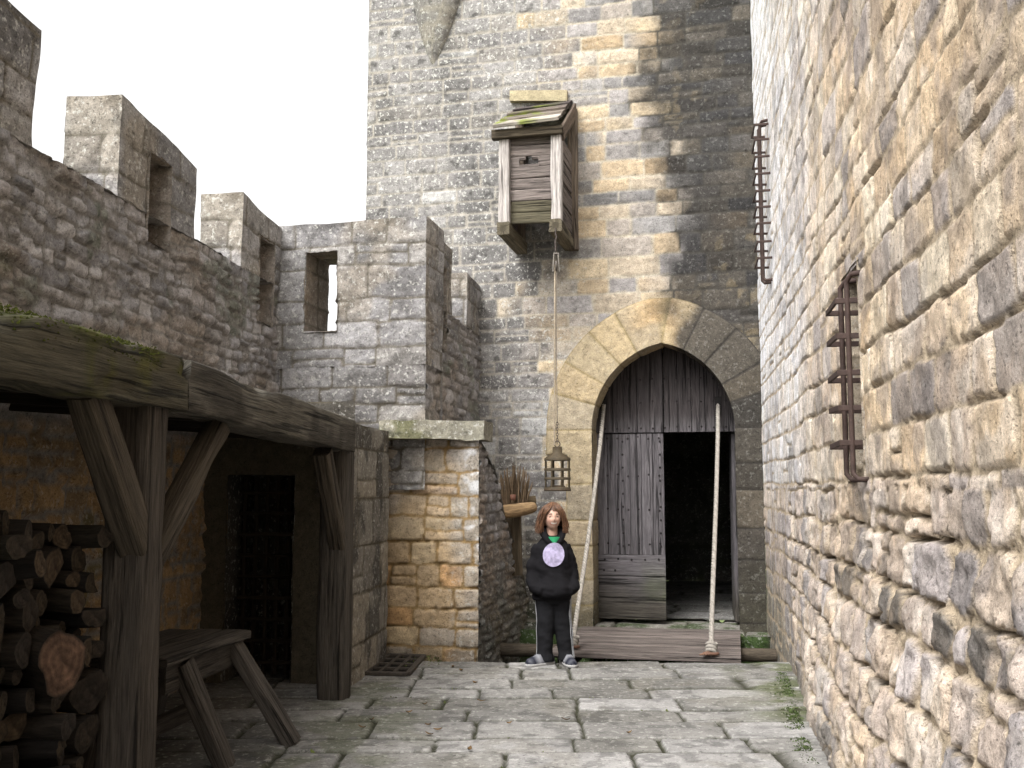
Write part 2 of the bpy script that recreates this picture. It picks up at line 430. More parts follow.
so.rotation_euler = (-sd).to_track_quat('-Z', 'Y').to_euler(); so.location = (-6, -8, 14)
SC.view_settings.view_transform = 'Standard'; SC.view_settings.look = 'None'; SC.view_settings.exposure = .42; SC.view_settings.gamma = 1
cd = bpy.data.cameras.new('camera'); cam = bpy.data.objects.new('camera', cd); COL.objects.link(cam)
cam.location = (0, 0, CAM_H); cam.rotation_euler = (math.pi / 2 + PITCH, 0, 0)
cd.sensor_width = 36; cd.lens = 36 * FPX / 1024; cd.clip_start = .05; cd.clip_end = 2000; SC.camera = cam

# ================================================================== ground
mb = MB(); g = np.array([-600, -200, -60, -20, 20, 60, 200, 600.]); x, y = np.meshgrid(g, g); i = np.arange(64).reshape(8, 8)
mb.add(np.stack([x.ravel(), y.ravel(), np.full(64, -2.5)], 1), np.stack([i[:-1, :-1].ravel(), i[:-1, 1:].ravel(), i[1:, 1:].ravel(), i[1:, :-1].ravel()], 1), lin(90, 100, 62))
tag(mb.build('ground', M_DARK), kind='structure', label='rough grassy ground outside the castle walls')

# paving: irregular flagstones in rough rows with mossy joints
YP = 8.95
lay_pave = Courses(-3.6, 1.8, -3.2, 10, (.28, .52), (.36, .95), 29, split=.10, warp=(.035, 1.0), gap=.018, rnd=.015)
st_pave = Style(depth=.022, bev=.007, bulge=.001, bigr=.15, off=.014, tilt=.02, rough=.003, mortar=lin(46, 46, 32), mrough=.006, f=10)
pv = pal([(126, 123, 116), (118, 115, 108), (134, 131, 124), (108, 105, 97), (123, 120, 112), (140, 137, 131)])
def pave_col(L):
    C = tone(pv(L['r'][3]), L, .30) * 1.14; u, v = L['u'], L['v']
    n = fbm(u * 1.7, v * 1.7, None, 4, 77); C = C * (.84 + .3 * n)[:, None]
    C = C * (1 - .22 * sm(.5, .62, fbm(u * .9 + 5, v * .9, None, 4, 83)))[:, None]; C = mixc(C, lin(108, 102, 86), sm(.56, .66, fbm(u * 3 + 2, v * 3, None, 4, 84)) * .35)
    pit = sm(.56, .64, fbm(u * 9, v * 9, None, 3, 78)); C = C * (1 - .35 * pit)[:, None]
    wr = RW.O[0] + (-v + RW.O[1]) * (-.163)        # the wall's foot
    edge = sm(.75, .1, wr - u + .35 * (fbm(u * 2, v * 2, None, 3, 79) - .5)) * sm(6.3, 7.2, v)
    moss = np.clip(edge * 1.1, 0, 1) * sm(.38, .55, fbm(u * 5, v * 5, None, 3, 80))
    le = sm(.7, .1, np.abs(u + 1.05) + .4 * (fbm(u * 2.5, v * 2.5, None, 3, 81) - .5)) * sm(.5, .6, fbm(u * 4, v * 4, None, 3, 82))
    C = mixc(C, lin(78, 84, 40), np.clip(moss + le * .45, 0, .85))
    sh = sm(-1.1, -1.6, u); return mixc(C, C * .6, sh)      # evenly darker under the shelter
us = grid_lines([(-4.6, -1.9, .06), (-1.9, 1.5, .016), (1.5, 2.6, .1)])
vs = grid_lines([(-3, 4.8, .08), (4.8, YP, .018)])
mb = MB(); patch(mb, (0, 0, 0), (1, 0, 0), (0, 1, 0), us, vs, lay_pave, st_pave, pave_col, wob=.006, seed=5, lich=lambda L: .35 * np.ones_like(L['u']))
# the paving's edge over the pit
st_plain = Style(depth=.02, bev=.02, bulge=.01, off=.02, mortar=lin(70, 70, 56))
lay_blk = Courses(-6, 6, -4, 8, (.16, .26), (.25, .55), 33, split=.15, gap=.012)
gm = pal([(120, 116, 104), (104, 100, 90), (132, 126, 112)])
patch(mb, (2.4, YP, -.9), (-1, 0, 0), UPV, rng(0, 3.6, .05), rng(0, .895, .04), lay_blk, st_plain, lambda L: tone(gm(L['r'][3]), L), wob=.004)
tag(mb.build('paving', M_PAVE), kind='structure', label='worn grey flagstone yard with mossy joints')
# pit under the drawbridge
mb = MB(); box8(mb, [(-1.2, YP + .01, -.95), (3, YP + .01, -.95), (3, 12.5, -.95), (-1.2, 12.5, -.95), (-1.2, YP + .01, -.72), (3, YP + .01, -.72), (3, 12.5, -.72), (-1.2, 12.5, -.72)], lin(44, 44, 34), sub=10, st=.03)
tag(mb.build('pit_floor', M_DARK), kind='structure', label='dark earth floor of the pit beneath the drawbridge')

# ================================================================== right wall
WH = 9.0
lay_rw_hi = Courses(0, 14, 1.35, WH + .3, (.16, .29), (.18, .44), 47, split=.08, warp=(.035, 1.3), gap=.013, rnd=.03)
lay_rw_lo = Courses(0, 14, -.9, 1.8, (.17, .29), (.16, .42), 43, split=.15, warp=(.05, 1.6), gap=.018, rnd=.065)
class TwoLay:
    def eval(s, u, v):
        A, B = lay_rw_hi.eval(u, v), lay_rw_lo.eval(u, v)
        m = v > 1.50 + .05 * (fbm(u * 1.5, v * 0, None, 2, 3) - .5)
        out = {k: np.where(m, A[k], B[k]) for k in A if k != 'r'}; out['r'] = [np.where(m, a, b) for a, b in zip(A['r'], B['r'])]; return out
st_rw = Style(depth=.015, bev=.006, bulge=.001, bigr=.06, off=.008, tilt=.045, rough=.0075, mortar=lin(170, 154, 132), mrough=.007, gapn=.40, f=15)
p_tan = pal([(200, 174, 136), (194, 166, 128), (206, 186, 154), (188, 164, 132), (198, 178, 150), (184, 170, 156), (208, 190, 158)], [3, 3, 2, 2, 2, 1.4, 2])
p_mauve = pal([(180, 170, 166), (170, 161, 160), (190, 174, 160), (184, 168, 148), (196, 178, 156)])
p_pale = pal([(208, 205, 202), (199, 196, 194), (214, 211, 206), (205, 197, 187)])
p_boul = pal([(186, 166, 146), (172, 160, 152), (192, 170, 144), (160, 150, 144), (180, 162, 144), (140, 132, 126)], [3, 2, 3, 1.5, 2, .5])
SW_N, SW_F = RW.S(867, 380), RW.S(850, 380); WZ0, WZ1 = RW.Z(858, 478), RW.Z(858, 268)
print('window s', SW_F, SW_N, WZ0, WZ1)
def rw_col(L):
    u, v = L['cu'], L['cv']; n = fbm(L['u'] * .7, L['v'] * .7, None, 3, 61) - .5; n2 = fbm(L['u'] * 2.5, L['v'] * 2.5, None, 4, 62) - .5
    C = p_tan(L['r'][3])
    pale = sm(4.9, 2.4, L['u'] + 2.0 * n + .8 * n2 + .18 * (2.5 - L['v'])) 
    C = mixc(C, p_mauve(L['r'][3]), sm(5.0, 3.2, u + 2 * n + .9 * (v - 1.4)) * .9)
    C = mixc(C, p_pale(L['r'][3]), np.clip(pale, 0, 1) * sm(.6, 1.8, v + n))
    C = mixc(C, p_boul(L['r'][3]), sm(1.65, 1.3, v + .15 * (L['r'][2] - .5)))
    blot = fbm(L['u'] * 1.3 + 3, L['v'] * 1.3, None, 5, 67); blot2 = fbm(L['u'] * 4 + 1, L['v'] * 4, None, 4, 68)
    C = mixc(C, lin(146, 136, 132), sm(.56, .66, blot) * .4); C = mixc(C, lin(206, 172, 118), sm(.52, .64, 1 - blot) * .35 * sm(3.5, 5.5, L['u']))
    C = mixc(C, lin(212, 198, 178), sm(.55, .66, blot2) * .45); C = mixc(C, lin(126, 116, 108), sm(.56, .68, 1 - blot2) * .5)
    C = mixc(C, lin(134, 126, 122), sm(.86, .92, L['r'][2]) * sm(5.5, 6.5, u) * .7)
    C = tone(C, L, .18)
    white = sm(2.6, .5, L['u'] + .9 * n2 + .5 * n) * sm(1.9, 3.2, L['v'] + n) * .8
    C = mixc(C, lin(226, 226, 224), white)
    band = sm(.20, .05, np.abs(v - 1.05)) * sm(3.2, 4.2, u) * sm(.25, .5, L['r'][1]) * sm(.35, .6, fbm(L['u'] * 5, L['v'] * 5, None, 4, 64) + .12)
    C = mixc(C, lin(72, 70, 66), band * .85)
    damp = sm(.9, .1, L['v'] + .7 * n2) * sm(2.8, 1.2, L['u']) ; C = mixc(C, lin(92, 92, 68), damp * .7)
    green = sm(.16, .02, L['u'] + .12 * n2) * sm(1.5, .6, L['v'] + 2 * n2); C = mixc(C, lin(70, 84, 34), green * .8)
    foot = sm(.30, .0, L['v'] + .5 * n2); C = mixc(C, lin(104, 98, 84), foot * .7)
    stain = sm(.55, .68, fbm(L['u'] * 6, L['v'] * 4, None, 4, 65)); C = C * (1 - .25 * stain)[:, None]; return np.clip(C * 1.16, 0, .8)
def rw_map(u, v, h):
    # the foot of the wall bulges towards the yard, more so near the camera
    bl = .16 * sm(1.5, -.1, v) * sm(2.0, 6.0, u) + .02
    amp = 1 + 2.0 * sm(1.6, 1.2, v) * sm(1.5, 4.5, u)
    smooth = .45 + .55 * sm(1.0, 4.5, u)
    return RW.O + u[:, None] * RW.U + v[:, None] * UPV + (bl + h * amp * smooth)[:, None] * RW.N
right_wall = thing('stone_wall', RW.P(5, 0), 'tall sunlit tan stone wall with boulder footing along the right of the yard', 'wall')
mb = MB()
us = grid_lines([(0, 3.5, .028), (3.5, 6, .02), (6, 8.6, .014), (8.6, 15, .12)], (SW_F, SW_N)); vs = grid_lines([(-.8, 0, .04), (0, 3.3, .014), (3.3, 5, .022), (5, WH, .035)], (WZ0, WZ1))
patch(mb, 0, RW.U, UPV, us, vs, TwoLay(), st_rw, rw_col, hole=lambda u, v: (u > SW_F) & (u < SW_N) & (v > WZ0) & (v < WZ1), wob=.010, seed=66, mapf=rw_map, lich=lambda L: .45 * sm(6, 3, L['u']) + .12)
mb.build('wall_face', M_STONE, right_wall)
mb = MB()   # mass of the wall behind the face
a, b = RW.P(-.0, -1, -.12), RW.P(15, -1, -.12); bk = -RW.N * 1.2; top = UPV * (WH + 1)
box8(mb, [a, a + bk, b + bk, b, a + top, a + bk + top, b + bk + top, b + top], lin(150, 136, 116), sub=4, st=.0)
# cut: keep the window recess open by building the mass in slabs
mb = MB()
def slab(s0, s1, z0, z1, f=-.12, bkd=1.0, c=lin(150, 136, 116)):
    P = [RW.P(s0, z0, f), RW.P(s1, z0, f), RW.P(s1, z0, -bkd), RW.P(s0, z0, -bkd)]
    box8(mb, P + [p + UPV * (z1 - z0) for p in P], c, sub=3, st=0)
slab(-.3, SW_F - .06, -1, WH); slab(SW_N + .06, 15, -1, WH); slab(SW_F - .06, SW_N + .06, -1, WZ0 - .05); slab(SW_F - .06, SW_N + .06, WZ1 + .05, WH); slab(SW_F - .06, SW_N + .06, WZ0 - .05, WZ1 + .05, -.55)
mb.build('wall_core', M_STONE, right_wall)
# window: reveals with narrow dressed stones
win = MB(); lay_q = Courses(-1, 2, 0, 6, (.22, .34), (.5, .9), 51, split=0, gap=.008, rnd=.015, warp=(.01, 2))
st_q = Style(depth=.010, bev=.012, bulge=.004, off=.006, tilt=.02, rough=.006, mortar=lin(120, 108, 90))
pq = pal([(178, 160, 132), (186, 170, 144), (166, 150, 126)])
qc = lambda L: tone(pq(L['r'][3]), L)
zs = rng(WZ0 - .03, WZ1 + .03, .02)
patch(win, RW.P(SW_F, 0, -.5), RW.N, UPV, rng(0, .53, .02), zs, lay_q, st_q, qc, wob=.004)
patch(win, RW.P(SW_N, 0, .03), -RW.N, UPV, rng(0, .53, .02), zs, lay_q, st_q, qc, wob=.004)
patch(win, RW.P(SW_F, WZ0, .03), RW.U, -RW.N, rng(-.03, SW_N - SW_F + .03, .03), rng(0, .53, .03), lay_q, st_q, qc, wob=.003)
patch(win, RW.P(SW_F, WZ1, -.5), RW.U, RW.N, rng(-.03, SW_N - SW_F + .03, .03), rng(0, .53, .03), lay_q, st_q, qc, wob=.003)
window = win.build('window', M_STONE, right_wall)
window['label'] = 'narrow window slit behind the near iron grille'
rust = lin(62, 48, 43)
def flat_path(mb, pts, w, t, c=rust, wdir=UPV):
    """flat iron strap bent along pts"""
    pts = [np.asarray(p, float) for p in pts]
    for p, q in zip(pts[:-1], pts[1:]):
        d = nrm(q - p); timber(mb, p - d * t * .5, q + d * t * .5, w, t, c, seed=len(mb.V), seg=.1, rough=.001, right=wdir, rc=.15)
def grille(parent, s_far, s_near, zb0, zb1, bands, proj, bars, bw=.035, bt=.014, inset=.055):
    for sb in bars:
        mb = MB(); o = .02 + proj - inset; r = bt * 1.1
        pts = [RW.P(sb + .10, zb0, -.05), RW.P(sb + .03, zb0 - .0, o - .02), RW.P(sb, zb0 + .03, o)] + [RW.P(sb, z, o) for z in np.linspace(zb0 + .06, zb1 - .06, 8)] + [RW.P(sb, zb1 - .03, o), RW.P(sb + .03, zb1, o - .02), RW.P(sb + .10, zb1, -.05)]
        tube(mb, pts, r, rust, 8); mb.build('bar', M_IRON, parent)
    for z in bands:
        mb = MB(); dz = random.Random(z).uniform(-.01, .01)
        flat_path(mb, [RW.P(s_near, z, -.06), RW.P(s_near - .02, z, .02 + proj), RW.P(s_far, z + dz, .02 + proj), RW.P(s_far, z + dz, -.06)], bw, bt)
        mb.build('band', M_IRON, parent)
zsb = [RW.Z(850, y, .1) for y in (292, 330, 369, 406, 442)]
s_n, s_f = RW.S(866, 380, .0) , RW.S(831, 380, .12)
print('grille', s_f, s_n, zsb, RW.S(842, 380, .08), RW.S(849, 380, .08))
gr = MB(); flat_path(gr, [RW.P(s_n, zsb[2], -.06), RW.P(s_n - .02, zsb[2], .14)], .035, .014)
gro = thing('window_grille', RW.P((SW_F + SW_N) / 2, WZ0), 'near rusty iron window grille with five bent bands on the tan wall', 'window grille', 'iron grilles on the right wall')
grille(gro, s_f, s_n, RW.Z(845, 480, .08), RW.Z(848, 272, .08), zsb, .11, (RW.S(842.5, 380, .08), RW.S(849, 380, .08)), bw=.029, bt=.013)
g2 = thing('window_grille', RW.P(.6, 3.7), 'far rusty iron grille high up at the dark corner beside the tower', 'window grille', 'iron grilles on the right wall')
zf = [CAM_H + (498 - y) * .0094 for y in (124, 140, 158, 176, 194, 211, 228, 247, 264)]
grille(g2, 1.30, 1.70, zf[-1] - .2, zf[0] + .06, zf, .13, (1.44, 1.57), bw=.022, bt=.014)

# ================================================================== tower with the gate
TW = -GATE.S(366, 200); TH = 10.0
tower = thing('castle_tower', GATE.P(-TW / 2, 0), 'square grey and ochre stone tower with pointed gate arch at the end of the yard', 'tower')
lay_t = Courses(-5.5, .5, -.5, TH + .4, (.14, .245), (.22, .56), 71, split=.06, warp=(.018, 1.2), gap=.013, rnd=.02)
st_t = Style(depth=.006, bev=.010, bulge=.002, bigr=.06, off=.009, tilt=.03, rough=.008, mortar=lin(150, 144, 132), mrough=.006, f=18)
pg = pal([(138, 134, 128), (130, 126, 121), (146, 142, 136), (136, 130, 121), (124, 120, 116), (166, 164, 158)], [4, 4, 3, 2, 2, .3])
py = pal([(192, 170, 130), (184, 160, 120), (182, 164, 134), (166, 154, 138), (200, 182, 150), (156, 149, 142), (176, 150, 108)], [3, 3, 3, 2.5, 2, 3, 1])
pd = pal([(50, 48, 45), (43, 42, 40), (57, 54, 50), (66, 61, 53), (40, 39, 38)])
sx = lambda x, y: GATE.S(x, y)
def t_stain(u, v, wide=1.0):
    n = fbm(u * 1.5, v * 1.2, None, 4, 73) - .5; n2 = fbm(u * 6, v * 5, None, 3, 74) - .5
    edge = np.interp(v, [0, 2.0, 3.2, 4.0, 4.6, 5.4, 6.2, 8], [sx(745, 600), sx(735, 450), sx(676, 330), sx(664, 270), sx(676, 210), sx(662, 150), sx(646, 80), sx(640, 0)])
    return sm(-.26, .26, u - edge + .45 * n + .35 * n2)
def t_col(L):
    u, v = L['cu'], L['cv']; U, V = L['u'], L['v']; n = fbm(U * 1.3, V * 1.3, None, 4, 75) - .5
    ye = np.interp(v, [0, 2.2, 3.0, 3.6, 4.5, 5.6, 6.6, 8], [sx(560, 600), sx(552, 420), sx(530, 320), sx(520, 270), sx(562, 200), sx(566, 90), sx(545, 0), sx(520, 0)])
    yel = sm(-.15, .2, u - ye + .5 * n + .5 * (L['r'][2] - .5)) * sm(.12, .5, L['r'][1] + .9 * n + .25 * sm(4.6, 3.6, v))
    C = tone(mixc(pg(L['r'][3]), py(L['r'][3]), yel), L, .25)
    C = mixc(C, lin(166, 160, 150), sm(.0, .25, n) * .35 * (1 - yel))
    C = mixc(C, lin(86, 84, 80), sm(.05, .3, fbm(U * 2.2, V * .8, None, 4, 76) - .42) * (1 - yel) * .55)
    low = sm(1.6, .2, V + n); C = mixc(C, lin(92, 86, 70), low * .55)
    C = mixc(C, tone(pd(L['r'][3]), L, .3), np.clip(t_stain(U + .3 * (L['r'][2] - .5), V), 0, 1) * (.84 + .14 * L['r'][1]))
    ye2 = sm(.6, .68, fbm(U * 9, V * 9, None, 3, 79)) * t_stain(U, V) * sm(.5, 1, vnoise(U * 1.2, V * 1.2, None, 80) + .2); C = mixc(C, lin(150, 130, 84), ye2 * .28)
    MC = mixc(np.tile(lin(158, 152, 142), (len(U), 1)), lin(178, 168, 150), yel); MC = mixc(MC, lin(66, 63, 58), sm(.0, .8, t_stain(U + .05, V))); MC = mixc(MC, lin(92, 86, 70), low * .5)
    green = sm(.25, .05, np.abs(V - .05)) * .6; return mixc(C, lin(64, 76, 36), green), MC
# arch in the wall's own plane
s_l, z_sp = GATE.hit(592, 430); s_r, _ = GATE.hit(735, 430); s_m = (s_l + s_r) / 2; wv = (s_r - s_l) / 2
z_ap = GATE.Z(663, 343); hv = z_ap - z_sp; ee = (hv * hv - wv * wv) / (2 * wv); RR = wv + ee; RING = .53
print('arch', s_l, s_r, z_sp, z_ap, 'R', RR, 'e', ee)
def in_arch(u, v, grow=0.0):
    low = (np.abs(u - s_m) < wv + grow) & (v < z_sp)
    hi = (v >= z_sp) & (np.hypot(u - (s_m + ee), v - z_sp) < RR + grow) & (np.hypot(u - (s_m - ee), v - z_sp) < RR + grow)
    return low | hi
us = grid_lines([(-TW, .15, .02)]); vs = grid_lines([(-.9, 0, .05), (0, 7.6, .02), (7.6, TH, .06)])
mb = MB(); st_t2 = st_t
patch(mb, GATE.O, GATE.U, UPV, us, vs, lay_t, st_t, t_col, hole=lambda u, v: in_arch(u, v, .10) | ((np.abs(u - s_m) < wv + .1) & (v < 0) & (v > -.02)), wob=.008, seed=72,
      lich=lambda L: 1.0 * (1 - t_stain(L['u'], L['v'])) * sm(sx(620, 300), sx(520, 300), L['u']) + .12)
# left and top sides of the tower
patch(mb, GATE.P(-TW, 0) - GATE.N * 5, GATE.N, UPV, rng(0, 5, .08), rng(-1, TH, .08), lay_t, st_t, t_col, wob=.008, uo=-5)
patch(mb, GATE.P(-TW, TH), GATE.U, -GATE.N, rng(0, TW + .15, .2), rng(0, 5, .2), lay_t, st_t, t_col, wob=.008, uo=-5)
mb.build('wall', M_STONE, tower)
# arch surround: jambs and voussoirs laid along the opening's outline
th_ap = math.acos(ee / RR)                      # sweep of each arc
la = RR * th_ap; lj = z_sp + .06; TOT = 2 * (lj + la)
def outline(t):
    t = np.asarray(t, float); p = np.zeros((len(t), 2)); n = np.zeros((len(t), 2))
    m = t < lj; p[m] = np.stack([np.full(m.sum(), s_m - wv), t[m] - .06], 1); n[m] = [-1, 0]
    m = (t >= lj) & (t < lj + la); a = (t[m] - lj) / RR; n[m] = np.stack([-np.cos(a), np.sin(a)], 1); p[m] = np.array([s_m + ee, z_sp]) + RR * n[m]
    m = (t >= lj + la) & (t < lj + 2 * la); a = (lj + 2 * la - t[m]) / RR; n[m] = np.stack([np.cos(a), np.sin(a)], 1); p[m] = np.array([s_m - ee, z_sp]) + RR * n[m]
    m = t >= lj + 2 * la; p[m] = np.stack([np.full(m.sum(), s_m + wv), TOT - t[m] - .06], 1); n[m] = [1, 0]
    return p, n
class Vous:
    def __init__(s, seed):
        R = random.Random(seed); s.b = [0.0]
        while s.b[-1] < lj - .25: s.b.append(s.b[-1] + R.uniform(.26, .42))
        s.b[-1] = lj
        k = int(2 * la / .27); s.b += [lj + 2 * la * (i + 1 + R.uniform(-.12, .12) * (i + 1 < k)) / k for i in range(k)]
        while s.b[-1] < TOT: s.b.append(s.b[-1] + R.uniform(.28, .42))
        s.b = np.array(s.b); s.seed = seed
    def width(s, t):
        k = np.clip(np.searchsorted(s.b, t) - 1, 0, len(s.b) - 2); z0 = k * 0; arc = (t > lj - .28) & (t < lj + 2 * la + .2)
        return np.where(arc, RING, .27 + .17 * _h(k, z0, z0, s.seed + 3))
    def eval(s, u, v):
        uw = u + .006 * (fbm(u * 5, v * 5, None, 2, 5) - .5); k = np.clip(np.searchsorted(s.b, uw) - 1, 0, len(s.b) - 2); z0 = k * 0
        l, r = s.b[k], s.b[k + 1]; W = s.width(uw)
        d = np.minimum(np.minimum(uw - l, r - uw), W * 1.0 - v) - .004
        return dict(d=d, r=[_h(k, z0, z0 + 3, s.seed + 50 + i) for i in range(5)], cu=(l + r) / 2, cv=v * 0 + .3, lu=uw - (l + r) / 2, lv=v - .3, u=u, v=v)
vous = Vous(91)
st_v = Style(depth=.004, bev=.010, bulge=.004, bigr=.05, off=.006, tilt=.02, rough=.006, mortar=lin(150, 134, 100), mrough=.004, f=14)
pv1 = pal([(178, 158, 116), (172, 152, 114), (186, 162, 114), (166, 150, 118)])
def v_col(L):
    p, n = outline(L['u']); q = p + n * L['v'][:, None]
    C = tone(pv1(L['r'][3]), L, .2)
    nn = fbm(q[:, 0] * 2.5, q[:, 1] * 2.5, None, 4, 93); C = C * (.8 + .4 * nn)[:, None]
    C = mixc(C, lin(200, 156, 78), sm(.45, .0, np.abs(q[:, 0] - s_m + .03)) * sm(z_ap - .3, z_ap + .2, q[:, 1]) * sm(.4, .6, nn) * .6)
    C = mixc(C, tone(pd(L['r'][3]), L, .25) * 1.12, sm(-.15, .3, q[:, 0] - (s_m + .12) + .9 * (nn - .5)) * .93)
    C = mixc(C, lin(70, 66, 50), sm(.9, .0, q[:, 1] + .8 * (nn - .5)) * .75)
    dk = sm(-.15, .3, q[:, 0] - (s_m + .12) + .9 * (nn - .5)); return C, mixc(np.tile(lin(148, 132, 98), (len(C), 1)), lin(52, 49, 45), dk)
def v_map(u, v, h):
    p, n = outline(u); q = p + n * v[:, None]
    return GATE.O + q[:, :1] * GATE.U + q[:, 1:] * UPV + (h + .022)[:, None] * GATE.N
def v_in(u, v, h):
    p, n = outline(u); q = p - n * h[:, None]
    return GATE.O + q[:, :1] * GATE.U + q[:, 1:] * UPV - (v - .018)[:, None] * GATE.N
mb = MB(); ut = grid_lines([(0, TOT, .018)], vous.b[1:-1])
def vhole(u, v): return v > vous.width(u)
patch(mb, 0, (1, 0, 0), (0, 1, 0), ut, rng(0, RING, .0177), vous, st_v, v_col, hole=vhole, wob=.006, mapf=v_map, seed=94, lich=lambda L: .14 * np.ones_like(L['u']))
class VousIn:
    def eval(s, u, v): L = vous.eval(u, v * 0 + .1); L['v'] = v; return L
patch(mb, 0, (0, 1, 0), (1, 0, 0), ut, rng(0, .75, .03), VousIn(), st_v, v_col, wob=.006, mapf=v_in, seed=94)
mb.F4[-1] = mb.F4[-1][:, ::-1]
mb.build('arch_surround', M_STONE, tower)
# threshold slab and moss on the ledge at its foot
mb = MB(); a = GATE.P(-2.6, -.3, .38); b = GATE.P(.1, -.3, .38); c_ = GATE.P(.1, -.3, -.9); d_ = GATE.P(-2.6, -.3, -.9)
def ledge_col(L):
    C = tone(gm(L['r'][3]), L); return mixc(C, lin(60, 76, 32), sm(.42, .6, fbm(L['u'] * 5, L['v'] * 5, None, 4, 95)) * .9)
patch(mb, GATE.P(-2.8, -.03, .36), GATE.U, -GATE.N, rng(0, 3.1, .025), rng(0, 1.3, .03), Courses(0, 4, -.1, 2, (.5, .7), (.6, 1.2), 97, gap=.02), st_pave, ledge_col, wob=.008)
patch(mb, GATE.P(-2.8, -.8, .36), GATE.U, UPV, rng(0, 3.1, .03), rng(0, .77, .03), lay_blk, st_plain, lambda L: mixc(tone(gm(L['r'][3]), L) * .7, lin(66, 92, 30), sm(.3, .45, L['v'] + .15 * fbm(L['u'] * 7, L['v'] * 7, None, 3, 4)) * .9), wob=.012)
mb.build('threshold', M_STONE, tower)
# passage behind the doors
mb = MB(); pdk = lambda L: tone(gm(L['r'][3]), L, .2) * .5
def pp(s, z, off): return GATE.P(s, z, off)
dep = 5.0; s0, s1 = s_m - wv - .25, s_m + wv + .25
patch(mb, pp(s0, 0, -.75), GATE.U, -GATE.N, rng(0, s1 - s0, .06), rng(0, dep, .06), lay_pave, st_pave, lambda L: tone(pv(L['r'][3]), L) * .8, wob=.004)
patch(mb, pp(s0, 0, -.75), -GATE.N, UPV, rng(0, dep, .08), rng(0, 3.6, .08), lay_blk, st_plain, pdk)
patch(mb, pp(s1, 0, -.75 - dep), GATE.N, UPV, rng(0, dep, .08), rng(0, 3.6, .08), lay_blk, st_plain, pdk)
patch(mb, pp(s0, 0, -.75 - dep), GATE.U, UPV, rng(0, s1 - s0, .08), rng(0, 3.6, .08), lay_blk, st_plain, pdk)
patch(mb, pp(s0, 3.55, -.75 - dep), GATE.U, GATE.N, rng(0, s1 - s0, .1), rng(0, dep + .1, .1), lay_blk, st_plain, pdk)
mb.build('passage', M_STONE, tower)
# doors
DO = -.42
door_c = lin(90, 86, 88); door_low = lin(96, 88, 76)
def door_colf(V, G, C):
    z = V[:, 2]; n = fbm(V[:, 0] * 3, V[:, 1] * 3, z * 3, 4, 101)
    C = mixc(C, lin(66, 61, 50), sm(.62, .1, z + .5 * (n - .5)) * .7); C = mixc(C, lin(78, 86, 48), sm(.55, .7, n) * sm(.8, .3, z) * .4)
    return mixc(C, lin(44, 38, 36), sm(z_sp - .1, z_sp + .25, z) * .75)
def boards(mb, s0, s1, z0, z1, n, off, seed, vert=True, t=.05):
    R = random.Random(seed)
    for i in range(n):
        o = off + R.uniform(-.004, .004); c = door_c * R.uniform(.82, 1.15)
        if vert:
            a = s0 + (s1 - s0) * (i + .5) / n; timber(mb, GATE.P(a, z0, o), GATE.P(a, z1, o), (s1 - s0) / n - .004, t, c, seed=seed + i, seg=.06, rough=.0015, right=GATE.U, rc=.08, colf=door_colf)
        else:
            z = z0 + (z1 - z0) * (i + .5) / n; timber(mb, GATE.P(s0, z, o), GATE.P(s1, z, o), (z1 - z0) / n - .004, t, c, seed=seed + i, seg=.06, rough=.0015, right=UPV, rc=.08, colf=door_colf)
iron_d = lin(46, 42, 42)
def studs(mb, pts, r=.013):
    for (s, z, off) in pts:
        for k in range(1):
            o = GATE.P(s, z, off); an = np.arange(8) * math.pi / 4
            V = np.concatenate([o + r * (np.outer(np.cos(an), GATE.U) + np.outer(np.sin(an), UPV)), o + GATE.N * r * .4 + r * .7 * (np.outer(np.cos(an), GATE.U) + np.outer(np.sin(an), UPV)), [o + GATE.N * r * .6]])
            mb.add(V, [(j, (j + 1) % 8, 8 + (j + 1) % 8, 8 + j) for j in range(8)] + [(8 + j, 8 + (j + 1) % 8, 16) for j in range(8)], iron_d)
z_rail = GATE.Z(650, 433, DO); z_low = GATE.Z(650, 555, DO); sd_m = GATE.S(665, 500, DO); z_bot = .02
sl_ = s_m - wv - .14; sr_ = s_m + wv + .14
mb = MB(); boards(mb, sl_, sd_m - .004, z_rail + .006, z_ap + .1, 6, DO, 110); boards(mb, sd_m + .004, sr_, z_rail + .006, z_ap + .1, 6, DO, 120)
R = random.Random(4)
for zz in (z_rail + .06, z_rail + .36, z_rail + .63):
    studs(mb, [(s, zz + R.uniform(-.01, .01), DO + .026) for s in np.linspace(s_m - wv + .1, s_m + wv - .1, 11)])
tp = mb.build('fixed_panel', M_WOOD, tower)
mb = MB(); boards(mb, sl_, sd_m - .004, z_low + .004, z_rail - .01, 7, DO, 130); boards(mb, sl_, sd_m - .004, z_bot, z_low, 3, DO + .006, 140, vert=False)
for zz in (z_low + .12, z_low + .52, z_low + .92, z_rail - .06):
    studs(mb, [(s, zz + R.uniform(-.015, .015), DO + .026) for s in np.linspace(s_m - wv + .12, sd_m - .06, 6)])
studs(mb, [(s_m - wv + .30, z, DO + .026) for z in np.linspace(z_low + .1, z_rail - .1, 9)]); studs(mb, [(sd_m - .05, z, DO + .026) for z in np.linspace(z_low + .1, z_rail - .1, 9)])
studs(mb, [(s, z_low - .05 + R.uniform(-.01, .01), DO + .032) for s in np.linspace(s_m - wv + .08, sd_m - .08, 5)] + [(s_m - wv + .07, z_low - .18, DO + .032), (s_m - wv + .2, z_low - .18, DO + .032)])
dl = mb.build('door', M_WOOD, tower); dl['label'] = 'closed left door leaf of grey studded planks'
mb = MB()   # right leaf swung inwards
hs_ = s_m + wv - .02; iw = nrm(-GATE.N * 1.0 - GATE.U * .05); R = random.Random(8)
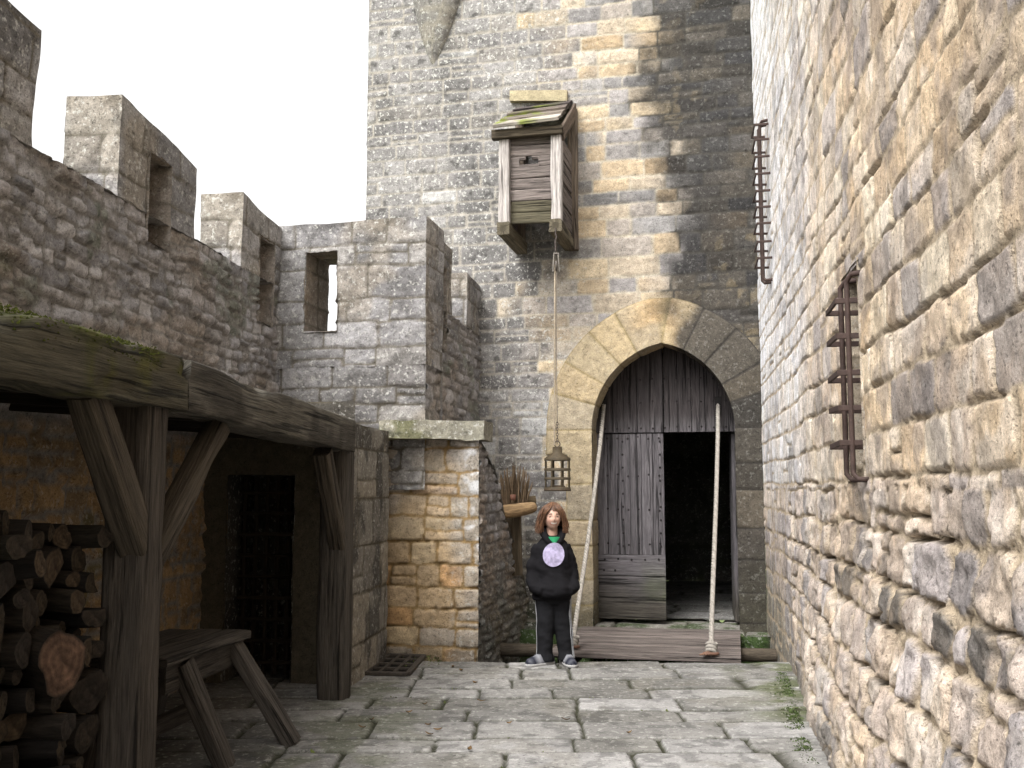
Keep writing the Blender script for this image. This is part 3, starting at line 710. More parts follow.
for i in range(6):
    p = GATE.P(hs_, 0, DO - .05) + iw * (.07 + i * .135)
    timber(mb, p + UPV * z_bot, p + UPV * (z_rail - .02), .13, .055, door_c * R.uniform(.8, 1.1), seed=150 + i, rough=.0015, right=iw, rc=.08, colf=door_colf)
dr = mb.build('door', M_WOOD, tower); dr['label'] = 'right door leaf swung open into the dark passage'
# corbel high on the left: the pointed foot of a round turret
mb = MB(); tip = GATE.P(*GATE.hit(433, 67)); K = 22; rows = []
zz = np.linspace(0, 2.4, 40); ang = np.linspace(0, math.pi, K)
for z in zz:
    r = .55 * (1 - math.exp(-z * .9)) + .012; ox = .10 * z
    rows.append(np.stack([tip + GATE.U * (ox * .0 - r * math.cos(a) + .06 * z) + GATE.N * (r * .75 * math.sin(a) - .02) + UPV * z for a in ang]))
V = np.concatenate(rows); i = np.arange(40 * K).reshape(40, K); F = np.stack([i[:-1, :-1].ravel(), i[:-1, 1:].ravel(), i[1:, 1:].ravel(), i[1:, :-1].ravel()], 1)
cz = (V[:, 2] - tip[2]); cu = np.tile(ang, 40)
Lc = Courses(0, 3, -1, 4, (.17, .24), (.25, .5), 105, gap=.018, rnd=.02).eval(cu * .35, cz)
C = mixc(np.tile(lin(150, 144, 132), (len(V), 1)), tone(pg(Lc['r'][3] * .95), Lc, .2), sm(-.002, .01, Lc['d']))
mb.add(wobble(V, .01), F, C, None, .9); mb.build('corbel', M_STONE, tower)
# pale lintel stone above the timber box
mb = MB(); p = [GATE.P(*GATE.hit(511, 103), off=0), GATE.P(*GATE.hit(568, 103), off=0), GATE.P(*GATE.hit(568, 92), off=0), GATE.P(*GATE.hit(511, 93), off=0)]
pts = [p[0] + GATE.N * .07, p[1] + GATE.N * .07, p[1] - GATE.N * .1, p[0] - GATE.N * .1, p[3] + GATE.N * .07, p[2] + GATE.N * .07, p[2] - GATE.N * .1, p[3] - GATE.N * .1]
box8(mb, pts, lin(166, 154, 126), sub=8, st=.006); mb.build('lintel', M_STONE, tower)

# ================================================================== battlement on the left
bat = thing('battlement_wall', LB.P(7, 0), 'dark crenellated rubble wall with square merlons around the left of the yard', 'wall')
s0B, s_c = -3.0, np.dot(pc - LB.O, LB.U)
m0e = LB.S(36, 90); m1a, m1b = LB.S(120, 150), LB.S(196, 200); m2a = LB.S(243, 230)
sl1 = (LB.S(147, 200), LB.S(170, 200)); sl2 = (LB.S(258, 280), LB.S(273, 280)); zl1 = (LB.Z(160, 247), LB.Z(150, 156)); zl2 = (LB.Z(262, 322), LB.Z(262, 238))
print('merlons', m0e, m1a, m1b, m2a, s_c, sl1, zl1, sl2, zl2)
lay_rub = Courses(-4, 14, -2.7, 4.6, (.075, .145), (.09, .27), 201, split=.18, warp=(.05, 1.9), gap=.011, rnd=.03); lay_ash = Courses(-4, 12, 0, 4.6, (.20, .34), (.3, .6), 203, split=.1, warp=(.02, 1.4), gap=.010, rnd=.025)
st_rub = Style(depth=.014, bev=.012, bulge=.004, bigr=.05, off=.036, tilt=.22, rough=.020, mortar=lin(122, 118, 113), mrough=.012, f=17)
st_ash = Style(depth=.009, bev=.010, bulge=.003, off=.012, tilt=.04, rough=.013, f=16, mortar=lin(104, 98, 88), mrough=.006)
p_dk = pal([(158, 154, 152), (146, 143, 142), (164, 157, 152), (134, 131, 130), (152, 146, 140), (174, 170, 167)])
p_as = pal([(148, 145, 142), (142, 139, 135), (154, 149, 143), (136, 133, 130), (150, 145, 137)])
def rub_col(L):
    C = tone(p_dk(L['r'][3]), L, .35); n = fbm(L['u'] * 1.1, L['v'] * 1.1, None, 4, 205); C = C * (.72 + .5 * n)[:, None]
    C = mixc(C, lin(140, 118, 86), sm(.6, .7, fbm(L['u'] * .9 + 4, L['v'] * 1.3, None, 3, 206)) * .45)
    und = sm(2.0, 1.8, L['v']); C = mixc(C, tone(pal([(160, 126, 72), (148, 116, 68), (130, 106, 68)])(L['r'][3]), L, .3), und)
    return mixc(C, lin(70, 84, 44), sm(.66, .72, fbm(L['u'] * 3, L['v'] * 3, None, 3, 207)) * .5)
def ash_col(L):
    C = tone(p_as(L['r'][3]), L, .25); n = fbm(L['u'] * 1.6, L['v'] * 1.6, None, 4, 208); C = C * (.7 + .55 * n)[:, None]
    C = mixc(C, lin(78, 74, 70), sm(.5, .68, fbm(L['u'] * 2.4 + 7, L['v'] * 2.4, None, 4, 209)) * .55)
    return mixc(C, lin(160, 140, 100), sm(.62, .72, fbm(L['u'] * 1.3 + 3, L['v'] * 1.8, None, 3, 211)) * .3)
TK = .40
dn = .06
hole1 = lambda u, v: ((u > sl1[0]) & (u < sl1[1]) & (v > zl1[0]) & (v < zl1[1])) | ((u > sl2[0]) & (u < sl2[1]) & (v > zl2[0]) & (v < zl2[1]))
lich_b = lambda L: .7 * np.ones_like(L['u'])
mb = MB(); us = grid_lines([(s0B, 3.5, .1), (3.5, s_c + .03, .018)], sl1 + sl2 + (m0e, m1a, m1b, m2a)); vs = grid_lines([(-.5, 2.0, .035), (2.0, ZS, .018)], (zl1[0], zl2[0]))
patch(mb, LB.O, LB.U, UPV, us, vs, lay_rub, st_rub, rub_col, hole=hole1, wob=.014, seed=210, lich=lambda L: .35 * np.ones_like(L['u']))
# sill and outer face
patch(mb, LB.P(0, ZS), LB.U, -LB.N, grid_lines([(s0B, s_c + .03, .04)]), rng(-.004, TK, .035), lay_ash, st_ash, ash_col, wob=.014, vo=2.3, lich=lich_b)
patch(mb, LB.P(s_c + 1.2, 0, -TK), -LB.U, UPV, rng(0, s_c + 1.2 - s0B, .12), rng(-2.6, ZS, .12), lay_rub, st_rub, rub_col, wob=.014)
mb.build('wall', M_STONE, bat)
def slot_recess(mb, pl, s, z, dep, col, back=True, thru=None):
    for (O, U, W) in ((pl.P(s[0], 0, -dep), pl.N, 0), (pl.P(s[1], 0, .012), -pl.N, 0)):
        patch(mb, O, U, UPV, rng(0, dep + .012, .03), rng(z[0] - .01, z[1] + .01, .03), lay_ash, st_ash, col, wob=.006)
    patch(mb, pl.P(s[0], z[0], .012), pl.U, -pl.N, rng(0, s[1] - s[0], .03), rng(0, dep + .01, .03), lay_ash, st_ash, col, wob=.006)
    patch(mb, pl.P(s[0], z[1], -dep), pl.U, pl.N, rng(0, s[1] - s[0], .03), rng(0, dep + .01, .03), lay_ash, st_ash, col, wob=.006)
    if back: patch(mb, pl.P(s[0], 0, -dep), pl.U, UPV, rng(-.01, s[1] - s[0] + .01, .03), rng(z[0] - .01, z[1] + .01, .03), lay_ash, st_ash, col, wob=.006)
ocol = lambda L: mixc(ash_col(L), lin(160, 134, 96), .35)
def merlon(pl, a, b, z0, z1, tk, slot=None, sz=None, sd=.3, name='merlon', fade=.05, near=True, back=True, tilt=0.0):
    mb = MB(); ex = tuple(slot) if slot else (); ez = tuple(z for z in sz if z0 < z < z1) if slot else ()
    hole = (lambda u, v: (u > slot[0]) & (u < slot[1]) & (v > sz[0]) & (v < sz[1])) if slot else None
    ua, za = grid_lines([(a, b, .02)], ex), grid_lines([(z0, z1, .02)], ez)
    patch(mb, pl.O, pl.U, UPV, ua, za, lay_ash, st_ash, ash_col, hole=hole, fade=fade, wob=.022, seed=212, lich=lich_b)
    patch(mb, pl.P(a, 0, -tk), pl.N, UPV, rng(0, tk, .02), za, lay_ash, st_ash, ash_col, fade=fade, wob=.022, uo=2.7, lich=lich_b)
    patch(mb, pl.P(b, 0, 0), -pl.N, UPV, rng(0, tk, .03), za, lay_ash, st_ash, ash_col, fade=fade, wob=.022, uo=3.9, lich=lich_b)
    patch(mb, pl.P(a, z1, 0), pl.U, -pl.N, rng(0, b - a, .03), rng(0, tk, .03), lay_ash, st_ash, ash_col, fade=fade, wob=.022, vo=1.1, lich=lich_b)
    hb = None
    if slot and not back: hb = lambda u, v: (b - u > slot[0]) & (b - u < slot[1]) & (v > sz[0]) & (v < sz[1])
    ub = np.sort(b - ua)
    patch(mb, pl.P(b, 0, -tk), -pl.U, UPV, ub, za, lay_ash, st_ash, ash_col, hole=hb, wob=.022, lich=lich_b)
    if slot: slot_recess(mb, pl, slot, sz, sd, ocol, back=back)
    if tilt:
        for k in range(len(mb.V)):
            P = mb.V[k]; f = np.clip(1 - ((P - pl.O) @ pl.U - a) / (b - a), 0, 1); mb.V[k] = P + np.outer(np.clip((P[:, 2] - z0 - .3) / (z1 - z0 - .3), 0, 1.2) * tilt * f, UPV)
    return mb.build(name, M_STONE, bat)
merlon(LB, m0e - 1.15, m0e, ZS, ZT + .10, TK, tilt=.08)
merlon(LB, m0e - 3.2, m0e - 2.05, ZS, ZT, TK)
merlon(LB, m1a, m1b, ZS, ZT - .02, TK, sl1, zl1, tilt=.13)
merlon(LB, m2a, s_c + .25, ZS, ZT - .02, TK, sl2, zl2, tilt=.10)
# upper front face with the open loophole
slf = (UF.S(305, 290), UF.S(337, 290)); zlf = (UF.Z(330, 331), UF.Z(320, 252)); ztf = UF.Z(330, 222)
print('loop', slf, zlf, ztf, s425)
p_uf = pal([(146, 140, 132), (136, 130, 124), (156, 146, 130), (128, 122, 114), (150, 138, 116)])
merlon(UF, -.2, s425, zlf[0] - .35, ztf, .56, slf, zlf, .56, back=False)
mb = MB(); lay_uf = Courses(-1, 4, 0, 4, (.15, .25), (.25, .55), 215, split=.15, warp=(.03, 1.6), gap=.012, rnd=.03)
st_uf = Style(depth=.011, bev=.010, bulge=.004, off=.016, tilt=.08, rough=.013, f=16, mortar=lin(92, 86, 76), mrough=.006)
patch(mb, UF.O, UF.U, UPV, rng(-.2, s425, .018), rng(1.5, zlf[0] - .35, .018), lay_uf, st_uf, ash_col, wob=.014, seed=216, lich=lich_b)
patch(mb, UF.P(s425, 0, -.56), -UF.U, UPV, rng(0, s425 + .4, .08), rng(-2.6, zlf[0] - .3, .08), lay_rub, st_rub, rub_col, wob=.014)
patch(mb, UF.P(0, 0, -.56), UF.N, UPV, rng(0, .56, .08), rng(-2.6, zlf[0] - .3, .08), lay_rub, st_rub, rub_col, wob=.014)
# far parapet towards the tower
us_a, us_b = USD.S(452, 300), USD.S(467, 300); ZS2 = 3.3
sA = (USD.S(439, 300), USD.S(446, 300)); zA = (2.9, USD.Z(442, 266)); sBb = (us_b + .28, us_b + .5)
for q0, q1, q2 in ((0., 2.0, ZS2), (.3, -.95, 2.0)): patch(mb, USD.O, USD.U, UPV, grid_lines([(q0, lenUS + .1, .022)], sA), grid_lines([(q1, q2, .02)], (zA[0],) if q2 > 2.5 else ()), Courses(-1, 5, -1.5, 4, (.08, .15), (.1, .28), 218, split=.15, warp=(.04, 2), gap=.011, rnd=.03), st_rub, lambda L: rub_col({**L, 'v': L['v'] + .6}) * 1.0, hole=lambda u, v: (u > sA[0]) & (u < sA[1]) & (v > zA[0]), wob=.014, seed=219)
patch(mb, USD.P(0, ZS2), USD.U, -USD.N, rng(.12, lenUS + .3, .04), rng(0, .5, .04), lay_ash, st_ash, ash_col, wob=.014, vo=1.7)
patch(mb, USD.P(lenUS + .5, 0, -.5), -USD.U, UPV, rng(0, lenUS + .2, .1), rng(-2.6, ZS2, .1), lay_rub, st_rub, rub_col, wob=.014)
mb.build('wall', M_STONE, bat)
mr = merlon(USD, .10, us_a, ZS2, 4.0, .5, sA, zA, .3); merlon(USD, us_b, lenUS + .2, ZS2, 3.92, .34)

# ================================================================== stone pier and block at the far end of the shelter
PPL = Plane((-1.29 - .118 * 7.5, 0), (.118, 1))       # plane of the shelter posts, facing the yard
pier = thing('stone_pier', at(430, 655, 9.1) * [1, 1, 0], 'ochre stone pier with a thick mossy capstone between shelter and tower', 'pier')
P_r = on_z(478, 656); P_l = on_z(385, 655); P_l[2] = P_r[2] = 0
PF = Plane(P_l, P_r - P_l); lenPF = np.linalg.norm(P_r - P_l); ZP = PF.Z(430, 440)
pe = GATE.P(GATE.S(527, 600), 0); PS = Plane(P_r, pe - P_r); lenPS = np.linalg.norm(pe - P_r)
print('pier', P_l, P_r, 'cap z', ZP, 'side', pe)
st_p = Style(depth=.018, bev=.008, bulge=.003, off=.012, tilt=.05, rough=.010, f=16, gapn=.35, mortar=lin(140, 116, 80), mrough=.008)
lay_p = Courses(-.3, 1.4, -.1, 2.3, (.13, .25), (.18, .46), 223, split=.3, warp=(.04, 2.2), gap=.012, rnd=.025)
p_och = pal([(204, 156, 88), (194, 146, 78), (182, 152, 104), (196, 168, 118), (172, 144, 100), (166, 150, 126)])
def pier_col(L):
    C = tone(p_och(L['r'][3]), L, .3); n = fbm(L['u'] * 3, L['v'] * 3, None, 4, 222)
    grey = sm(.62, .95, L['v'] / 2.1 + .7 * (n - .5)); C = mixc(C, lin(150, 138, 116), sm(.4, .7, L['v'] / 2.1 + .5 * (n - .5)) * .5); C = mixc(C, tone(p_as(L['r'][3]), L, .2), grey * .55)
    C = mixc(C, lin(158, 150, 136), sm(lenPF - .34, lenPF - .12, L['u'] + .2 * (n - .5)) * .7)
    C = mixc(C, lin(208, 208, 206), sm(lenPF - .22, lenPF - .05, L['u']) * sm(.52, .6, fbm(L['u'] * 8, L['v'] * 8, None, 3, 223)) * sm(.7, 1.1, L['v']) * .85)
    return mixc(C, lin(86, 80, 62), sm(.2, 0, L['v']) * .5)
mb = MB(); patch(mb, PF.O, PF.U, UPV, rng(-.12, lenPF, .014), rng(-.1, ZP + .02, .014), lay_p, st_p, pier_col, wob=.01, seed=224, lich=lambda L: .5 * sm(.3, .8, L['u']))
zside_x = [0, PS.S(483, 470), PS.S(494, 490), PS.S(503, 530), PS.S(515, 560), PS.S(524, 590), lenPS + .1]; zside_z = [ZP + .02, ZP - .05, PS.Z(494, 470), PS.Z(503, 515), PS.Z(515, 545), PS.Z(524, 590), .2]
def zside(u): return np.interp(u, zside_x, zside_z) + .10 * (fbm(u * 7, u * 0, None, 3, 229) - .5) * sm(.3, .6, u)
def side_col(L):
    C = tone(p_dk(L['r'][3]), L, .35) * .9; n = fbm(L['u'] * 2, L['v'] * 2, None, 4, 225); C = mixc(C, lin(150, 120, 76), sm(.5, .66, n) * .5)
    return mixc(C, lin(66, 74, 42), sm(1.2, .2, L['v'] + 1.2 * (n - .5)) * .55)
patch(mb, PS.O, PS.U, UPV, rng(0, lenPS + .05, .016), rng(-.95, ZP + .02, .016), Courses(-1, 5, -1.5, 4, (.06, .11), (.08, .22), 226, split=.15, warp=(.04, 2.4), gap=.010, rnd=.025), st_rub, side_col, wob=.012, seed=227, hole=lambda u, v: v > zside(u))
def top_map(u, v, h): return PS.O + u[:, None] * PS.U - v[:, None] * PS.N + (zside(u) + h * .8 - .01)[:, None] * UPV
patch(mb, 0, (1, 0, 0), (0, 1, 0), rng(0, lenPS + .05, .02), rng(-.02, .75, .03), Rubble(.15, .1, 228, gap=.010, warp=(.02, 4)), st_rub, side_col, wob=.012, mapf=top_map)
mb.build('wall', M_STONE, pier)
# side facing the yard, from the far post to the pier
YB = 8.02; sb0 = np.dot(np.array([0, YB, 0]) - PPL.O, PPL.U); e0 = PPL.P(PPL.S(350, 600), 0); sE0 = PPL.S(352, 600); sE1 = PPL.S(386, 600)
print('block', sE0, sE1)
mb = MB(); lay_b = Courses(0, 12, -.1, 2.3, (.26, .40), (.35, .7), 231, split=.1, warp=(.015, 2), gap=.008, rnd=.015)
st_b = Style(depth=.008, bev=.012, bulge=.004, off=.008, tilt=.02, rough=.008, mortar=lin(84, 78, 66))
def blk_col(L):
    n = fbm(L['u'] * 3, L['v'] * 3, None, 4, 232); C = tone(pal([(128, 122, 108), (116, 110, 98), (138, 128, 108)])(L['r'][3]), L, .25) * (.7 + .6 * n)[:, None]
    return mixc(C, lin(54, 52, 48), sm(.5, .62, fbm(L['u'] * 4 + 5, L['v'] * 2.5, None, 3, 233)) * .7)
patch(mb, PPL.O, PPL.U, UPV, rng(sE0, sE1 + .05, .016), rng(-.1, ZP + .06, .016), lay_b, st_b, blk_col, wob=.008, seed=234)
# end wall of the shelter with the dark doorway
EW = Plane(PPL.P(sE0, 0), (4.362, -.55)); lE = EW.S(204, 560)
dx0, dx1, dz = EW.S(225, 560), EW.S(293, 560), EW.Z(260, 475)
print('endwall', lE, dx0, dx1, dz)
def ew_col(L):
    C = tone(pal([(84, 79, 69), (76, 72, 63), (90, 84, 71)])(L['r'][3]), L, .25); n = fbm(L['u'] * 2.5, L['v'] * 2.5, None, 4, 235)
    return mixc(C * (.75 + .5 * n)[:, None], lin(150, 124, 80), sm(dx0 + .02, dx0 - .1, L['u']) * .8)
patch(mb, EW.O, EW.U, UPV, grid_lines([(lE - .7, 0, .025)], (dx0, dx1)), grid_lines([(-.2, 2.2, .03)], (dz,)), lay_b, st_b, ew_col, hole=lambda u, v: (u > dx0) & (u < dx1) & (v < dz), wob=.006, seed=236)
blk = lambda L: ew_col(L) * .7
for O, U in ((EW.P(dx0, 0, -.6), EW.N), (EW.P(dx1, 0, .0), -EW.N)): patch(mb, O, U, UPV, rng(0, .6, .05), rng(-.1, dz, .05), lay_b, st_b, blk, wob=.005)
patch(mb, EW.P(dx0, dz, -.6), EW.U, EW.N, rng(0, dx1 - dx0, .05), rng(0, .6, .05), lay_b, st_b, blk, wob=.005)
patch(mb, EW.P(dx0, 0, -.6), EW.U, UPV, rng(0, dx1 - dx0, .05), rng(-.1, dz, .05), lay_b, st_b, blk, wob=.005)
# flat top of the block (wall walk)
tp_ = [PPL.P(sE0, ZP, 0), PPL.P(sE1, ZP, 0), P_r + UPV * ZP, UF.P(s425, ZP, 0), UF.P(-.05, ZP, 0), EW.P(lE - .6, ZP, 0)]
ce = sum(tp_) / 6; mb.add(np.array(tp_ + [ce]), [(i, (i + 1) % 6, 6) for i in range(6)], lin(120, 112, 98))
mb.build('side_wall', M_STONE, pier)
# lattice door in the doorway
mb = MB(); R = random.Random(6); lc = lin(52, 44, 36)
for i in range(6):
    a = dx0 + (dx1 - dx0) * (i + .5) / 6; timber(mb, EW.P(a, .02, -.28), EW.P(a, dz - .01, -.28), .03, .03, lc, seed=240 + i, rough=.001, right=EW.U)
for z in np.arange(.12, dz, .17): timber(mb, EW.P(dx0 + .01, z, -.25), EW.P(dx1 - .01, z, -.25), .03, .028, lc, seed=int(z * 100), rough=.001, right=UPV)
mb.build('lattice_door', M_WOOD, pier)
# capstone: rough slab overhanging the pier
mb = MB(); z0, z1 = ZP, PF.Z(430, 421); ov = .07
base = [PF.P(-.08, z0, ov), PF.P(lenPF + .05, z0, ov), PS.P(.36, z0, .05), PF.P(-.08, z0, -.40)]
up = [p + UPV * (z1 - z0) for p in base]
x = np.linspace(0, 1, 34)
def quadpatch(mb, a, b, c, d, n, m, colf, amp):
    X, Y = np.meshgrid(np.linspace(0, 1, n), np.linspace(0, 1, m)); X, Y = X.ravel()[:, None], Y.ravel()[:, None]
    V = a * (1 - X) * (1 - Y) + b * X * (1 - Y) + c * X * Y + d * (1 - X) * Y; i = np.arange(n * m).reshape(m, n)
    V = wobble(V, amp, 7); V = wobble(V, amp * .8, 2.5)
    mb.add(V, np.stack([i[:-1, :-1].ravel(), i[:-1, 1:].ravel(), i[1:, 1:].ravel(), i[1:, :-1].ravel()], 1), colf(V), None, .8)
def cap_col(V):
    n = fbm(V[:, 0] * 6, V[:, 1] * 6, V[:, 2] * 6, 4, 241); C = lin(142, 138, 124) * (.6 + .8 * n)[:, None]
    return mixc(C, lin(96, 98, 56), sm(.55, .68, fbm(V[:, 0] * 4 + 9, V[:, 1] * 4, V[:, 2] * 4, 3, 242)) * .6)
quadpatch(mb, base[0], base[1], up[1], up[0], 50, 12, cap_col, .016); quadpatch(mb, base[1], base[2], up[2], up[1], 40, 12, cap_col, .016)
quadpatch(mb, up[0], up[1], up[2], up[3], 50, 40, cap_col, .016); quadpatch(mb, base[3], base[2], base[1], base[0], 50, 40, cap_col, .016); quadpatch(mb, base[3], base[0], up[0], up[3], 40, 12, cap_col, .016)
mb.build('capstone', M_STONE, pier)

# ================================================================== timber shelter
sh = thing('timber_shelter', PPL.P(6, 0), 'low open timber lean-to with a mossy beam on heavy posts at the left', 'shelter')
wd = lin(72, 67, 61); wd_d = lin(40, 35, 30)
def beam_pt(x, yt, yb, off=0.0):
    s = PPL.S(x, (yt + yb) / 2, off); return s, PPL.Z(x, yt, off), PPL.Z(x, yb, off)
sL, zt, zb = beam_pt(2, 299, 379, .13); sJ, ztj, zbj = beam_pt(190, 360, 412, .13); sE, zte, zbe = beam_pt(356, 420, 452, .13)
print('beam', (sL, zt, zb), (sJ, ztj, zbj), (sE, zte, zbe))
def mossy(V, G, C):
    n = fbm(V[:, 0] * 5, V[:, 1] * 5, V[:, 2] * 5, 4, 251); nb = fbm(V[:, 0] * 1.3, V[:, 1] * 1.3, V[:, 2] * 1.3, 3, 252)
    upf = sm(-.01, .14, G[:, 2]); m = sm(.50, .60, n * .6 + nb * .4 + upf * .12 + .02) * sm(-.14, -.02, G[:, 2] + .05)
    C = mixc(C, lin(98, 96, 84), sm(.55, .7, nb) * .4)
    return mixc(C, mixc(np.tile(lin(60, 64, 30), (len(V), 1)), np.tile(lin(84, 82, 46), (len(V), 1)), sm(.4, .7, n)), m * .9)
mb = MB(); slope = (zb - zbj) / (sJ - sL); hB = (zt - zb + ztj - zbj) / 2
p1 = PPL.P(sJ - .01, (ztj + zbj) / 2, 0); p0 = PPL.P(sL - 4, (zt + zb) / 2 + .0 , 0)
timber(mb, p0, p1, .26, hB, lin(78, 74, 62), seed=11, seg=.03, rough=.007, right=PPL.N, rc=.07, chip=.24, colf=mossy)
b1 = mb.build('beam', M_WOOD, sh); b1['label'] = 'near beam furred with green moss'
mb = MB(); timber(mb, p1 + PPL.U * .02, PPL.P(sE, (zte + zbe) / 2, 0), .25, hB * .97, lin(92, 88, 80), seed=14, seg=.03, rough=.006, right=PPL.N, rc=.07, chip=.11, colf=lambda V, G, C: mixc(C, lin(50, 46, 42), sm(.5, .62, fbm(G[:, 0] * 3, G[:, 1] * 9, G[:, 2] * 9, 4, 253)) * .7))
b2 = mb.build('beam', M_WOOD, sh); b2['label'] = 'far beam of bare grey ragged wood'
# moss tufts along the top of the near beam
rm = np.random.RandomState(3); N = 9000; tt = rm.rand(N); q = p0 + np.outer(tt, p1 - p0)
keep = fbm(q[:, 1] * 2.2, q[:, 1] * 0, None, 3, 255) > .42
q = q[keep]; n_ = len(q); side = rm.uniform(-.13, .14, n_); fz = np.abs(rm.randn(n_)) * .045
pos = q + np.outer(side, PPL.N) + UPV * (hB / 2 + .004); fm = side > .1; pos[fm] -= np.outer(fz[fm], UPV)
mb = MB(); V = []; F = []; C = []
for k in range(n_):
    c = pos[k]; r = rm.uniform(.003, .009); a = rm.rand() * 6.28
    b = [c + r * np.array([math.cos(a + j * 2.1), math.sin(a + j * 2.1), -.2]) for j in range(3)] + [c + np.array([0, 0, r * rm.uniform(.7, 1.2)])]
    o = len(V); V += b; F += [(o, o + 1, o + 3), (o + 1, o + 2, o + 3), (o + 2, o, o + 3)]; cc = lin(68, 72, 32) * rm.uniform(.6, 1.35); C += [cc] * 4
mb.add(np.array(V), F, np.array(C)); ms = mb.build('moss', M_MOSS, sh); ms['kind'] = 'stuff'
# posts
def post(s, zt_, w, d, seed, c, lean=0.0):
    mb = MB(); timber(mb, PPL.P(s + lean, -.03, -.01), PPL.P(s, zt_, -.01), w, d, c, seed=seed, seg=.05, rough=.011, right=PPL.U, rc=.22, chip=.05, taper=.94)
    return mb.build('post', M_WOOD, sh)
sP1 = PPL.S(152, 600, .08); sP2 = PPL.S(347, 600, .08)
print('posts', sP1, sP2, PPL.P(sP1, 0), PPL.P(sP2, 0))
post(sP1 + .0, PPL.Z(150, 405), .20, .21, 21, lin(72, 66, 60)); post(sP2, PPL.Z(338, 448), .22, .22, 22, lin(73, 68, 62)); post(sP1 - 3.2, 1.95, .22, .25, 23, lin(82, 72, 62))
def brace(x0, y0, x1, y1, w, seed, off=.02):
    a = PPL.P(*PPL.hit(x0, y0, off), off=off); b = PPL.P(*PPL.hit(x1, y1, off), off=off); d = nrm(b - a)
    mb = MB(); timber(mb, a - d * .05, b + d * .05, w, .12, lin(74, 67, 58), seed=seed, seg=.05, rough=.008, right=np.cross(d, PPL.N), rc=.2, chip=.03)
    return mb.build('brace', M_WOOD, sh)
brace(88, 402, 143, 565, .13, 31); brace(214, 432, 150, 556, .10, 32, -.02); brace(323, 458, 339, 552, .12, 33)
# roof: planks under stone slabs, falling from the battlement to the beam
mb = MB(); st_r = Style(depth=.012, bev=.02, bulge=.01, off=.03, tilt=.1, rough=.012, mortar=lin(50, 48, 42))
Rv = -PPL.N * 1.02 + UPV * .06; Rv = Rv / np.linalg.norm(Rv)
lay_roof = Courses(-5, 10, 0, 3, (.3, .45), (.4, .7), 261, gap=.015)
s_r0 = sL - 4; zr = (zte + ztj) / 2 - .03
patch(mb, PPL.P(s_r0, zr, .0), PPL.U, Rv, rng(0, sE0 + .1 - s_r0, .06), rng(0, 1.35, .05), lay_roof, st_r, lambda L: tone(gm(L['r'][3]), L) * .8, wob=.01)
a_, b_ = PPL.P(s_r0, zr - .06, -.05), PPL.P(sE0 + .05, zr - .06, -.05)
quadpatch(mb, a_ + Rv * 1.35, b_ + Rv * 1.35, b_, a_, 40, 10, lambda V: np.tile(lin(70, 60, 50), (len(V), 1)), .003)
mb.build('roof', M_STONE, sh)
R = random.Random(12)
for k in range(9):
    s = sP1 - 3.3 + k * .85
    mb = MB(); p = PPL.P(s, zr - .11, -.1); timber(mb, p, p + Rv * 1.2, .10, .11, wd_d, seed=270 + k, rough=.006, right=PPL.U); mb.build('rafter', M_WOOD, sh)

# ================================================================== trestle bench under the shelter
fA, fB = on_z(293, 742), on_z(226, 766)
tA = at(240, 650, 5.78); axis = nrm((fA - fB) * [1, 1, 0] + np.array([-.06, .2, 0])); axis = nrm(LB.U * .9 + nrm((fA - fB)) * .1)
top_far = on_z(251, 631, .64); ztab = .64
bn = thing('trestle_bench', (top_far - axis * .6) * [1, 1, 0] - np.array([.2, 0, 0]), 'rough wooden trestle bench with splayed legs between post and doorway', 'bench')
bl_ = 1.05; out = nrm(np.cross(axis, UPV)); wc = lin(76, 71, 66)
for k in range(3):
    o = top_far - out * (.09 + k * .185); mb = MB(); timber(mb, o - axis * bl_ + UPV * (-.02), o + UPV * (-.02), .18, .05, wc * (1 - .08 * k), seed=300 + k, seg=.05, rough=.005, right=out, chip=.03)
    mb.build('tabletop', M_WOOD, bn)
mb = MB(); o = top_far - out * .07 - axis * .12; timber(mb, o - axis * .85 - UPV * .12, o - UPV * .12, .05, .15, wc * .8, seed=304, rough=.004, right=out); mb.build('apron', M_WOOD, bn)
mb = MB(); o = top_far - out * .45 - axis * .12; timber(mb, o - axis * .85 - UPV * .12, o - UPV * .12, .05, .15, wc * .8, seed=305, rough=.004, right=out); mb.build('apron', M_WOOD, bn)
for kx, (ft, back) in enumerate(((fA, False), (fB, False), (fA, True), (fB, True))):
    sA_ = -.12 if kx % 2 == 0 else -.78
    hd = top_far - out * (.06 if not back else .47) + axis * sA_ - UPV * .06
    foot = hd * [1, 1, 0] + (out * .30 - axis * .0 if not back else -out * .12) + UPV * .0
    if not back: foot = (ft + axis * 0) * [1, 1, 0]
    mb = MB(); timber(mb, hd, foot - UPV * .01, .13, .085, wc * (1.05 if not back else .8), seed=310 + kx, seg=.05, rough=.006, right=axis, rc=.16, chip=.02); mb.build('leg', M_WOOD, bn)
mb = MB(); o = top_far - out * .30 - axis * .12 - UPV * .45; timber(mb, o - axis * .66, o, .08, .08, wc * .75, seed=320, rough=.005, right=out); mb.build('stretcher', M_WOOD, bn)

